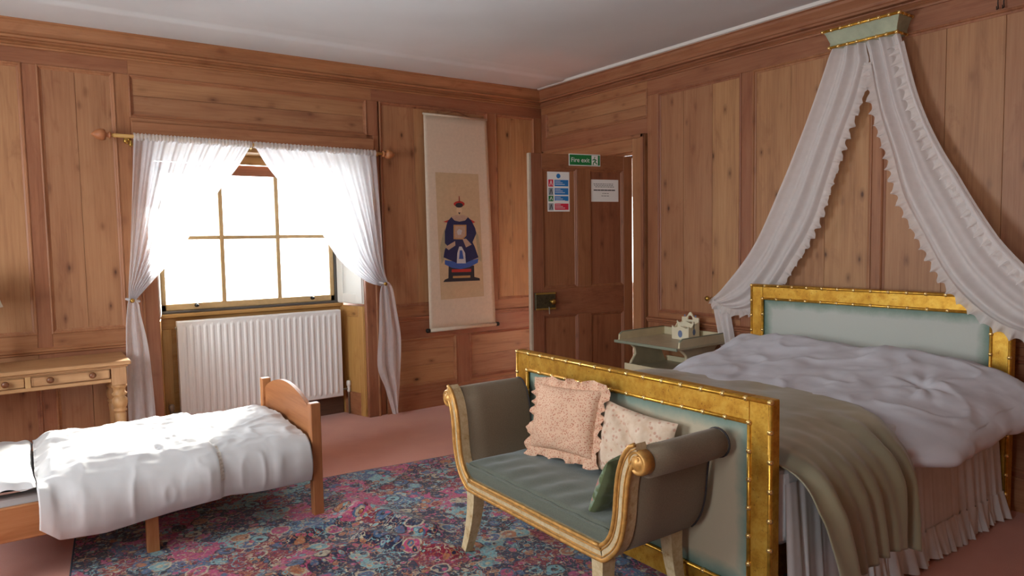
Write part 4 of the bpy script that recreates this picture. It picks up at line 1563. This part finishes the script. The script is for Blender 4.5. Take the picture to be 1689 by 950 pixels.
cd_root = thing('child_duvet', (-3.7, -1.4, 0.3), "sunlit white duvet folded over on the child's bed", 'duvet')
sheet('duvet_cover', 170, 150, cduv, 'white_cotton', cd_root, thick=0.012)


def lace_pt(u, v):
    vv = 0.70 + 0.22 * u
    q = Vector(cduv((-3.548 + 0.02 * v + 4.30) / 1.225, vv))
    return (q.x, q.y - 0.012 - 0.003 * math.sin(u * 80), q.z + 0.004)


sheet('lace_edge', 40, 5, lace_pt, 'lace', cd_root)

pil = thing('child_pillow', (-4.5, -1.42, 0.4), "white pillow at the head of the child's bed", 'pillow')
N = 44
top, bot = [], []
for j in range(N):
    for i in range(N):
        u, v = i / (N - 1) * 2 - 1, j / (N - 1) * 2 - 1
        e = max(0.0, (1 - abs(u) ** 2.6) * (1 - abs(v) ** 2.6)) ** 0.45
        pin = 1 - 0.05 * (1 - u * u) * abs(v) ** 3, 1 - 0.05 * (1 - v * v) * abs(u) ** 3
        x, y = -4.505 + 0.205 * u * pin[1], -1.44 + 0.43 * v * pin[0]
        w_ = 0.010 * fbm(x * 8, y * 8, 21, 3) + 0.006 * math.sin((u * 3 + v) * 4) * (1 - e)
        top.append((x, y, 0.445 + 0.075 * e + w_))
        bot.append((x, y, 0.445 - 0.04 * e))
Fp = gridf(N, N)
mobj('pillow_face', top, Fp, 'white_cotton', pil, smooth=True)
mobj('pillow_back', bot, [tuple(reversed(f)) for f in Fp], 'white_cotton', pil, smooth=True)

# ================================================================== DESK
desk = thing('writing_desk', (-4.5, -0.26, 0), 'pale pine writing desk with turned legs against the panelled wall', 'desk')
DX0, DX1, DYF, DYB, DT = -5.25, -3.752, -0.505, -0.03, 0.772
box('desk_top', DX0, DX1, DYF, DYB, DT - 0.026, DT, 'desk_wood_x', desk, bevel=0.007, bseg=3)
box('desk_top_moulding', DX0 + 0.015, DX1 - 0.015, DYF + 0.012, DYB, DT - 0.038, DT - 0.026, 'desk_wood_x', desk, bevel=0.004)
box('end_panel', DX1 - 0.055, DX1 - 0.035, DYF + 0.04, DYB - 0.02, 0.645, DT - 0.036, 'desk_wood_y', desk)
box('back_panel', DX0 + 0.05, DX1 - 0.05, DYB - 0.03, DYB - 0.012, 0.645, DT - 0.036, 'desk_wood_x', desk)
box('top_rail', DX0 + 0.1, DX1 - 0.11, DYF + 0.03, DYF + 0.05, DT - 0.048, DT - 0.036, 'desk_wood_x', desk)
box('bottom_rail', DX0 + 0.1, DX1 - 0.11, DYF + 0.026, DYF + 0.05, 0.638, 0.662, 'desk_wood_x', desk, bevel=0.004)
dxs = [(-4.287, -3.868), (-4.725, -4.315), (-5.16, -4.755)]
for a, b in dxs:
    dr = box('drawer', a + 0.004, b - 0.004, DYF + 0.030, DYF + 0.32, 0.666, DT - 0.05, 'desk_wood_x', desk, bevel=0.002)
    bd = 0.004
    boxes('drawer_cockbead', [(a + 0.006, b - 0.006, DYF + 0.026, DYF + 0.031, 0.668, 0.671), (a + 0.006, b - 0.006, DYF + 0.026, DYF + 0.031, DT - 0.055, DT - 0.052),
                              (a + 0.006, a + 0.009, DYF + 0.026, DYF + 0.031, 0.668, DT - 0.052), (b - 0.009, b - 0.006, DYF + 0.026, DYF + 0.031, 0.668, DT - 0.052)], 'desk_wood_x', dr)
    for f in (0.235, 0.765):
        x = a + (b - a) * f
        lathe('knob', (x, DYF + 0.031, 0.698), [(0.010, 0), (0.009, -0.008), (0.016, -0.014), (0.020, -0.022), (0.016, -0.030), (0.005, -0.033)], 'knob_wood', dr, 14, 'y')
for a, b in zip(dxs, dxs[1:]):
    box('drawer_divider', b[1], a[0], DYF + 0.028, DYF + 0.05, 0.655, DT - 0.045, 'desk_wood_z', desk)
LEGP = [(0.020, 0.0), (0.024, 0.02), (0.020, 0.035), (0.017, 0.05), (0.022, 0.10), (0.030, 0.36), (0.034, 0.425), (0.026, 0.432), (0.038, 0.440), (0.040, 0.450), (0.030, 0.458), (0.040, 0.470), (0.046, 0.495), (0.044, 0.52), (0.030, 0.534), (0.042, 0.545), (0.044, 0.556), (0.034, 0.565), (0.036, 0.59), (0.046, 0.60), (0.046, 0.616)]
for x in (DX0 + 0.06, DX1 - 0.068):
    for y in (DYF + 0.065, DYB - 0.055):
        lg = lathe('leg', (x, y, 0.002), LEGP, 'desk_wood_z', desk, 20)
        box('leg_block', x - 0.043, x + 0.043, y - 0.04, y + 0.04, 0.616, DT - 0.038, 'desk_wood_z', lg, bevel=0.003)

lamp = thing('table_lamp', (-4.545, -0.27, DT), 'table lamp with white conical shade, cut off by the picture edge over the desk', 'lamp')
lathe('lamp_base', (-4.545, -0.27, DT), [(0.06, 0), (0.062, 0.012), (0.03, 0.022), (0.014, 0.04), (0.03, 0.09), (0.036, 0.15), (0.022, 0.22), (0.010, 0.26), (0.009, 0.40)], 'brass', lamp, 18)
V = []
K = 28
for r, z in ((0.147, 1.145), (0.075, 1.37), (0.073, 1.37), (0.145, 1.145)):
    for k in range(K):
        a = 2 * PI * k / K
        V.append((-4.545 + r * math.cos(a), -0.27 + r * math.sin(a), z))
mobj('lamp_shade', V, gridf(K, 4, close_u=True, close_v=True), 'lamp_shade_white', lamp, smooth=True)

# ================================================================== RADIATOR
rad = thing('radiator', (-2.71, 0.22, 0.17), 'white ribbed panel radiator under the window', 'radiator')
RX0, RX1, RZ0, RZ1, RY = -3.35, -2.06, 0.172, 0.925, 0.20
NR = 25
pitch = (RX1 - RX0 - 0.05) / NR
xs, dd = [RX0], [0.0]
prof = []
for k in range(NR):
    b = RX0 + 0.025 + k * pitch
    prof += [(b, 0), (b + pitch * 0.22, 0), (b + pitch * 0.36, 1), (b + pitch * 0.64, 1), (b + pitch * 0.78, 0)]
prof = [(RX0, 0)] + prof + [(RX1, 0)]
zs = [(RZ0, 0.35, 1), (RZ0 + 0.006, 0, 0), (RZ0 + 0.03, 0, 0), (RZ0 + 0.05, 0, 1), (RZ1 - 0.05, 0, 1), (RZ1 - 0.03, 0, 0), (RZ1 - 0.006, 0, 0), (RZ1, 0.35, 1)]
V = []
for z, inset, rib in zs:
    for x, r_ in prof:
        V.append((x, RY + inset * 0.02 - (0.007 * r_ if rib and inset == 0 else 0.0), z))
rp_ = mobj('front_panel', V, gridf(len(prof), len(zs)), 'radiator_white', rad)
md = rp_.modifiers.new('round', 'BEVEL')
md.width = 0.004
md.segments = 2
md.limit_method = 'ANGLE'
md.angle_limit = R(20)
box('back_panel', RX0 + 0.004, RX1 - 0.004, RY + 0.045, RY + 0.06, RZ0, RZ1 - 0.01, 'radiator_white', rad)
box('top_grille', RX0, RX1, RY + 0.006, RY + 0.06, RZ1 - 0.006, RZ1 + 0.001, 'radiator_white', rad, bevel=0.002)
for x in (RX0, RX1 - 0.006):
    box('side_cover', x, x + 0.006, RY + 0.004, RY + 0.06, RZ0 + 0.01, RZ1, 'radiator_white', rad)
for s, x in ((-1, RX0), (1, RX1)):
    tube('pipe', [(x - s * 0.01, RY + 0.03, 0.225), (x + s * 0.05, RY + 0.03, 0.225), (x + s * 0.062, RY + 0.03, 0.212), (x + s * 0.064, RY + 0.03, 0.004)], 0.0085, 'pipe_metal', rad, 10)
    vb = lathe('valve', (x + s * 0.064, RY + 0.03, 0.195), [(0.012, 0), (0.015, 0.01), (0.015, 0.045), (0.011, 0.05), (0.02, 0.058), (0.021, 0.085), (0.017, 0.10), (0.006, 0.103)], 'white_paint' if s > 0 else 'pipe_metal', rad, 14)
lathe('bleed_plug', (RX0 + 0.002, RY + 0.03, 0.875), [(0.010, 0), (0.010, -0.014), (0.004, -0.016)], 'pipe_metal', rad, 10, 'x')

# ================================================================== CURTAINS
rod = thing('curtain_rod', (-2.74, -0.1, 2.25), 'wooden curtain pole with acorn finials over the window', 'curtain pole')
tube('pole', [(-3.76, -0.1, 2.252), (-1.745, -0.1, 2.238)], 0.013, 'pine_reveal_x', rod, 12)
FIN = [(0.012, 0), (0.022, 0.004), (0.022, 0.012), (0.013, 0.02), (0.014, 0.03), (0.030, 0.034), (0.035, 0.05), (0.034, 0.07), (0.025, 0.09), (0.010, 0.11), (0.003, 0.117)]
lathe('finial', (-3.75, -0.1, 2.252), [(r * 1.12, -h) for r, h in FIN], 'cot_wood_x', rod, 16, 'x')
lathe('finial', (-1.765, -0.1, 2.238), [(r * 1.12, h) for r, h in FIN], 'cot_wood_x', rod, 16, 'x')
for x in (-3.645, -1.80, -2.825):
    br = tube('bracket', [(x, 0.0, 2.235), (x, -0.06, 2.225), (x, -0.1, 2.232)], 0.008, 'brass', rod, 8)
    lathe('bracket_plate', (x, 0.002, 2.235), [(0.024, 0), (0.024, -0.006), (0.012, -0.012)], 'brass', br, 14, 'y')
lathe('rod_ring', (-3.635, -0.1, 2.18), [(0.004, 0), (0.012, 0.008), (0.014, 0.02), (0.008, 0.034), (0.010, 0.045)], 'brass', rod, 10)


def net(name, label, outer, inner, tail_o, tail_i, hook, ph):
    root = thing(name, (outer[0][0], -0.1, 0.5), label, 'curtain', 'net curtains at the window')
    O = [Vector(p) for p in outer]
    I = [Vector(p) for p in inner]
    def cl(u, v):
        o_, i_ = poly_at(O, v), poly_at(I, v)
        p = o_.lerp(i_, u)
        w_ = (o_ - i_).length
        a = 0.008 + 0.010 * min(1, w_ / 0.5)
        y = -0.102 - a * math.sin(u * 2 * PI * 9 + ph + 1.2 * math.sin(u * 6)) * (0.55 + 0.45 * v) - 0.006 * math.sin(u * 2 * PI * 21 + v * 4)
        return (p.x, y, p.y - 0.03 * math.sin(u * PI) * v * (1 - v))
    sheet('curtain_cloth', 150, 80, cl, 'net_curtain_cloth', root)
    x0, x1 = outer[0][0], inner[0][0]
    def hd(u, v):
        x = x0 + (x1 - x0) * u
        zc = 2.252 - 0.014 * (x + 3.76) / 2.0
        a = 2 * PI * v
        r = 0.021 + 0.003 * math.sin(u * 2 * PI * 34) + 0.002 * math.sin(u * 2 * PI * 77)
        return (x, -0.1 + r * math.cos(a), zc + r * 1.15 * math.sin(a))
    sheet('gathered_heading', 240, 13, hd, 'net_curtain_cloth', root)
    TO, TI = [Vector(p) for p in tail_o], [Vector(p) for p in tail_i]
    def tl(u, v):
        p = poly_at(TO, v).lerp(poly_at(TI, v), u)
        y = -0.11 - (0.012 + 0.016 * v) * math.sin(u * 2 * PI * 2.1 + ph + 2 * v) - 0.003 * math.sin(u * 2 * PI * 6)
        return (p.x, y, p.y)
    sheet('curtain_tail', 70, 60, tl, 'net_curtain_cloth', root)
    t_ = tube('tie_band', [(hook[0] + 0.04 * math.cos(a), -0.112 + 0.042 * math.sin(a), hook[1] - 0.01 * math.cos(a)) for a in [2 * PI * k / 16 for k in range(17)]], 0.008, 'net_curtain_cloth', root, 8)
    lathe('tie_hook', (hook[0] - 0.01, 0.0, hook[1]), [(0.016, -0.0), (0.012, -0.02), (0.006, -0.026), (0.006, -0.15), (0.014, -0.156), (0.016, -0.166), (0.006, -0.174)], 'brass', root, 10, 'y')
    return root


net('net_curtain', 'sheer white net curtain tied back beside the desk', [(-3.616, 2.262), (-3.639, 1.942), (-3.67, 1.527), (-3.695, 1.236), (-3.70, 1.135)],
    [(-2.83, 2.248), (-2.933, 2.082), (-3.059, 1.92), (-3.202, 1.713), (-3.359, 1.466), (-3.524, 1.278), (-3.655, 1.13)],
    [(-3.70, 1.135), (-3.712, 1.09), (-3.728, 0.944), (-3.738, 0.692), (-3.745, 0.267), (-3.75, 0.03)], [(-3.655, 1.13), (-3.64, 1.10), (-3.631, 1.021), (-3.594, 0.761), (-3.572, 0.283), (-3.57, 0.03)], (-3.675, 1.13), 0.4)
net('net_curtain', 'sheer white net curtain tied back beside the hanging scroll', [(-1.829, 2.25), (-1.821, 2.003), (-1.805, 1.599), (-1.789, 1.292), (-1.755, 1.165)],
    [(-2.816, 2.248), (-2.724, 2.087), (-2.584, 1.908), (-2.457, 1.745), (-2.331, 1.592), (-2.172, 1.355), (-1.967, 1.187), (-1.82, 1.13)],
    [(-1.755, 1.165), (-1.715, 1.10), (-1.683, 0.903), (-1.652, 0.669), (-1.668, 0.312), (-1.69, 0.03)], [(-1.82, 1.13), (-1.838, 1.05), (-1.851, 0.761), (-1.868, 0.45), (-1.80, 0.25), (-1.735, 0.02)], (-1.79, 1.15), 1.7)

# ================================================================== HANGING SCROLL
scr = thing('hanging_scroll', (-0.98, -0.03, 0.7), 'cream hanging scroll with a painted seated figure in navy robes', 'wall scroll')


def scr_x(f, z):
    t_ = (z - 0.705) / (2.62 - 0.705)
    a = -1.322 + (-1.326 + 1.322) * t_
    b = -0.607 + (-0.663 + 0.607) * t_
    return a + (b - a) * f


sheet('scroll_mount', 20, 30, lambda u, v: (scr_x(u, 2.62 - 1.915 * v), -0.022 - 0.008 * v - 0.002 * math.sin(u * PI), 2.62 - 1.915 * v), 'scroll_silk', scr, thick=0.002)


def yat(z):
    return -0.0262 - 0.008 * (2.62 - z) / 1.915


g = [(-1.225, 2.115), (-0.769, 2.115), (-0.736, 0.975), (-1.201, 0.970)]
pg = mobj('painting_ground', [(x, yat(z) - 0.0006, z) for x, z in g], [(0, 1, 2, 3)], 'scroll_ground', scr)
PAINT = [
    ('chair_drape', 'p_drape', [(-1.198, 1.442), (-1.161, 1.568), (-1.143, 1.617), (-1.129, 1.489), (-1.156, 1.333), (-1.185, 1.295)], 1),
    ('chair_drape', 'p_drape', [(-0.818, 1.605), (-0.784, 1.544), (-0.763, 1.423), (-0.757, 1.3), (-0.789, 1.322), (-0.809, 1.514)], 1),
    ('red_trim', 'p_red', [(-1.156, 1.673), (-1.084, 1.697), (-1.09, 1.661)], 1),
    ('red_trim', 'p_red', [(-0.869, 1.697), (-0.813, 1.671), (-0.853, 1.657)], 1),
    ('throne', 'p_black', [(-1.173, 1.129), (-0.776, 1.125), (-0.781, 1.147), (-0.838, 1.161), (-0.839, 1.268), (-1.112, 1.272), (-1.118, 1.162), (-1.155, 1.151)], 1),
    ('throne_cushion', 'p_red', [(-1.081, 1.24), (-0.871, 1.238), (-0.872, 1.211), (-1.082, 1.214)], 2),
    ('throne_panel', 'p_gold', [(-1.069, 1.18), (-0.882, 1.177), (-0.883, 1.157), (-1.07, 1.16)], 2),
    ('robe_hem', 'p_blue', [(-1.15, 1.328), (-1.031, 1.309), (-0.926, 1.306), (-0.789, 1.332), (-0.798, 1.292), (-0.892, 1.254), (-0.987, 1.24), (-1.079, 1.256), (-1.152, 1.289)], 3),
    ('robe', 'p_navy', [(-1.066, 1.722), (-0.898, 1.72), (-0.858, 1.685), (-0.818, 1.615), (-0.807, 1.565), (-0.851, 1.485), (-0.828, 1.444), (-0.789, 1.342), (-0.927, 1.296), (-1.031, 1.299), (-1.164, 1.353), (-1.148, 1.421), (-1.124, 1.46), (-1.146, 1.48), (-1.143, 1.587), (-1.113, 1.675)], 4),
    ('robe_panel', 'p_pale', [(-0.996, 1.447), (-0.97, 1.447), (-0.934, 1.386), (-0.929, 1.291), (-1.026, 1.294), (-1.018, 1.388)], 5),
    ('robe_motif', 'p_blue', [(-0.991, 1.413), (-0.965, 1.412), (-0.952, 1.332), (-1.002, 1.333)], 6),
    ('cuff', 'p_tan', [(-1.144, 1.445), (-1.038, 1.498), (-1.036, 1.458), (-1.108, 1.418)], 5),
    ('cuff', 'p_tan', [(-0.958, 1.516), (-0.919, 1.518), (-0.861, 1.463), (-0.923, 1.438)], 5),
    ('collar', 'p_tan', [(-1.072, 1.717), (-1.026, 1.736), (-0.988, 1.729), (-0.945, 1.737), (-0.892, 1.717), (-0.926, 1.685), (-0.987, 1.675), (-1.038, 1.685)], 5),
    ('rank_badge', 'p_gold', [(-1.051, 1.646), (-0.913, 1.646), (-0.916, 1.546), (-0.956, 1.511), (-1.054, 1.516)], 5),
    ('rank_badge_center', 'p_tan', [(-1.037, 1.634), (-0.927, 1.634), (-0.93, 1.548), (-0.962, 1.523), (-1.04, 1.527)], 6),
    ('rank_badge_bird', 'p_pale', [(-1.018, 1.586), (-0.994, 1.608), (-0.96, 1.594), (-0.973, 1.556), (-1.007, 1.552)], 7),
    ('face', 'p_face', [(-0.957, 1.779), (-0.961, 1.762), (-0.969, 1.748), (-0.981, 1.741), (-0.994, 1.741), (-1.005, 1.748), (-1.013, 1.762), (-1.015, 1.779), (-1.012, 1.796), (-1.004, 1.81), (-0.992, 1.818), (-0.979, 1.818), (-0.968, 1.81), (-0.96, 1.797)], 6),
    ('beard', 'p_black', [(-1.001, 1.758), (-0.973, 1.759), (-0.985, 1.739)], 7),
    ('hat_brim', 'p_red', [(-0.927, 1.836), (-0.933, 1.825), (-0.95, 1.815), (-0.974, 1.81), (-1.0, 1.809), (-1.023, 1.814), (-1.039, 1.823), (-1.045, 1.835), (-1.039, 1.846), (-1.022, 1.856), (-0.999, 1.861), (-0.972, 1.862), (-0.949, 1.857), (-0.932, 1.848)], 7),
    ('hat', 'p_black', [(-0.945, 1.824), (-0.949, 1.815), (-0.961, 1.807), (-0.978, 1.803), (-0.996, 1.802), (-1.013, 1.806), (-1.024, 1.814), (-1.028, 1.823), (-1.024, 1.832), (-1.012, 1.84), (-0.995, 1.845), (-0.977, 1.845), (-0.96, 1.841), (-0.949, 1.834)], 8),
    ('hat_finial', 'p_dred', [(-0.989, 1.907), (-0.981, 1.907), (-0.979, 1.851), (-0.99, 1.851)], 8),
]
for nm, mt, pts, ly in PAINT:
    mobj('painted_' + nm, [(x, yat(z) - 0.0006 - 0.0004 * ly, z) for x, z in pts], [tuple(range(len(pts)))], mt, pg)
tube('top_rod', [(-1.332, -0.022, 2.622), (-0.657, -0.022, 2.622)], 0.009, 'scroll_silk', scr, 10)
tube('hanging_cord', [(-1.13, -0.02, 2.628), (-1.0, -0.008, 2.668), (-0.97, -0.006, 2.67), (-0.84, -0.02, 2.628)], 0.003, 'knob_wood', scr, 6)
tube('bottom_roller', [(-1.322, -0.034, 0.70), (-0.607, -0.034, 0.70)], 0.017, 'scroll_silk', scr, 14)
for s, x in ((-1, -1.322), (1, -0.607)):
    lathe('roller_knob', (x, -0.034, 0.70), [(0.014, 0), (0.020, s * 0.004), (0.020, s * 0.028), (0.015, s * 0.034)], 'black_iron', scr, 14, 'x')

# ================================================================== WASHSTAND AND LETTER RACK
ws = thing('washstand', (-0.29, -1.93, 0), 'cream painted washstand with galleried top between the door and the bed', 'side table')
TZ = 0.715
box('table_top', -0.565, -0.02, -2.245, -1.625, TZ - 0.018, TZ, 'washstand_paint', ws, bevel=0.004)
box('front_edge', -0.578, -0.562, -2.25, -1.62, TZ - 0.02, TZ + 0.002, 'washstand_trim', ws, bevel=0.004)
box('gallery_back', -0.035, -0.02, -2.235, -1.635, TZ, TZ + 0.06, 'cream_paint', ws, bevel=0.003)
for y in (-2.237, -1.637):
    prism('gallery_side', [(-0.54, TZ), (-0.035, TZ), (-0.035, TZ + 0.062), (-0.50, TZ + 0.058), (-0.535, TZ + 0.04)], y - 0.007, y + 0.007, 'cream_paint', ws, 'y')
    tube('gallery_line', [(-0.535, y, TZ + 0.042), (-0.50, y, TZ + 0.06), (-0.035, y, TZ + 0.063)], 0.006, 'washstand_trim', ws, 6)
SZ = 0.505
box('shelf', -0.50, -0.04, -2.20, -1.67, SZ - 0.018, SZ, 'washstand_paint', ws, bevel=0.003)
box('shelf_lip', -0.512, -0.498, -2.205, -1.665, SZ - 0.03, SZ + 0.03, 'cream_paint', ws, bevel=0.003)
box('shelf_gallery', -0.05, -0.038, -2.2, -1.67, SZ, SZ + 0.04, 'cream_paint', ws)
for y in (-2.19, -1.68):
    # lyre shaped end support between shelf and top
    pts = [(-0.48, TZ - 0.018), (-0.06, TZ - 0.018), (-0.10, TZ - 0.05), (-0.13, TZ - 0.10), (-0.10, TZ - 0.16), (-0.07, SZ), (-0.47, SZ), (-0.44, SZ + 0.045), (-0.40, SZ + 0.09), (-0.41, SZ + 0.14), (-0.45, SZ + 0.172)]
    prism('end_support', pts, y - 0.012, y + 0.012, 'washstand_paint', ws, 'y')
    tube('support_bead', [(-0.478, y, TZ - 0.02), (-0.45, y, SZ + 0.172), (-0.41, y, SZ + 0.14), (-0.40, y, SZ + 0.09), (-0.44, y, SZ + 0.045), (-0.47, y, SZ)], 0.012, 'cream_paint', ws, 8)
    for x in (-0.47, -0.075):
        lathe('leg', (x, y, 0.002), [(0.014, 0), (0.018, 0.02), (0.016, 0.06), (0.024, 0.30), (0.028, 0.42), (0.020, 0.43), (0.028, 0.44), (0.028, SZ - 0.02)], 'washstand_paint', ws, 14)
    box('leg_rail', -0.46, -0.085, y - 0.01, y + 0.01, SZ - 0.07, SZ - 0.02, 'washstand_paint', ws)

lr = thing('letter_rack', (-0.12, -1.96, TZ), 'cream letter rack with stepped tiers and blue motifs on the washstand', 'letter rack')
y0, y1 = -2.04, -1.875


def scal(x0, h, dip, x1):
    K = 20
    pts = [(y0, TZ + 0.001), (y1, TZ + 0.001)]
    for k in range(K + 1):
        f = k / K
        pts.append((y1 + (y0 - y1) * f, TZ + h - dip * abs(math.sin(f * PI * 2)) ** 0.7 * (0.6 + 0.4 * math.cos(f * 2 * PI))))
    return prism('rack_tier', pts, x0, x1, 'cream_pale', lr, 'x')


scal(-0.205, 0.105, 0.02, -0.196)
scal(-0.148, 0.14, 0.022, -0.139)
# back board with a handle hole
bmx = bmesh.new()
K = 24
oc = []
for k in range(K + 1):
    f = k / K
    oc.append((y1 + (y0 - y1) * f, TZ + 0.175 + 0.03 * math.cos((f - 0.5) * 2 * PI * 1.5) * (0.5 + 0.5 * math.cos((f - 0.5) * 2 * PI))))
hole = [((y0 + y1) / 2 + 0.024 * math.cos(a), TZ + 0.155 + max(-0.004, 0.026 * math.sin(a))) for a in [2 * PI * k / 16 for k in range(16)]]
V, F = [], []
ring = []
outer_l = [(y0, TZ + 0.09), (y1, TZ + 0.09)] + oc


def ray_out(cy_, cz_, a):
    best = None
    d = Vector((math.cos(a), math.sin(a)))
    o_ = Vector((cy_, cz_))
    n_ = len(outer_l)
    for i in range(n_):
        p, q = Vector(outer_l[i]), Vector(outer_l[(i + 1) % n_])
        e = q - p
        den = d.x * e.y - d.y * e.x
        if abs(den) < 1e-9:
            continue
        t_ = ((p.x - o_.x) * e.y - (p.y - o_.y) * e.x) / den
        s_ = ((p.x - o_.x) * d.y - (p.y - o_.y) * d.x) / den
        if t_ > 0 and -1e-6 <= s_ <= 1 + 1e-6 and (best is None or t_ < best):
            best = t_
    return o_ + d * best


K2 = 48
for x in (-0.09, -0.081):
    for k in range(K2):
        a = 2 * PI * k / K2
        V.append((x, (y0 + y1) / 2 + 0.024 * math.cos(a), TZ + 0.152 + max(-0.006, 0.026 * math.sin(a))))
    for k in range(K2):
        q = ray_out((y0 + y1) / 2, TZ + 0.152, 2 * PI * k / K2)
        V.append((x, q.x, q.y))
for k in range(K2):
    k1 = (k + 1) % K2
    F += [(k, k1, K2 + k1, K2 + k), (2 * K2 + k, 3 * K2 + k, 3 * K2 + k1, 2 * K2 + k1), (k, 2 * K2 + k, 2 * K2 + k1, k1), (K2 + k, K2 + k1, 3 * K2 + k1, 3 * K2 + k)]
mobj('rack_back', V, F, 'cream_pale', lr)
box('rack_back_lower', -0.09, -0.081, y0, y1, TZ + 0.001, TZ + 0.0905, 'cream_pale', lr)
for y in (y0, y1 - 0.008):
    prism('rack_side', [(-0.196, TZ + 0.001), (-0.09, TZ + 0.001), (-0.09, TZ + 0.13), (-0.12, TZ + 0.118), (-0.145, TZ + 0.125), (-0.17, TZ + 0.095), (-0.196, TZ + 0.10)], y, y + 0.008, 'cream_pale', lr, 'y')
box('rack_floor', -0.196, -0.09, y0 + 0.008, y1 - 0.008, TZ + 0.001, TZ + 0.009, 'cream_pale', lr)


def oval(name, c, rx_, rz_, axis):
    V = [(c[0] if axis == 'x' else c[0] + rx_ * math.cos(2 * PI * k / 16), c[1] + rx_ * math.cos(2 * PI * k / 16) if axis == 'x' else c[1], c[2] + rz_ * math.sin(2 * PI * k / 16)) for k in range(16)]
    mobj(name, V, [tuple(range(16))], 'blue_motif', lr)


oval('blue_motif', (-0.2056, -1.958, TZ + 0.045), 0.022, 0.028, 'x')
oval('blue_motif', (-0.143, y0 - 0.0006, TZ + 0.06), 0.016, 0.024, 'y')
oval('blue_motif', (-0.0906, -1.905, TZ + 0.175), 0.008, 0.008, 'x')
oval('blue_motif', (-0.0906, -2.01, TZ + 0.175), 0.008, 0.008, 'x')
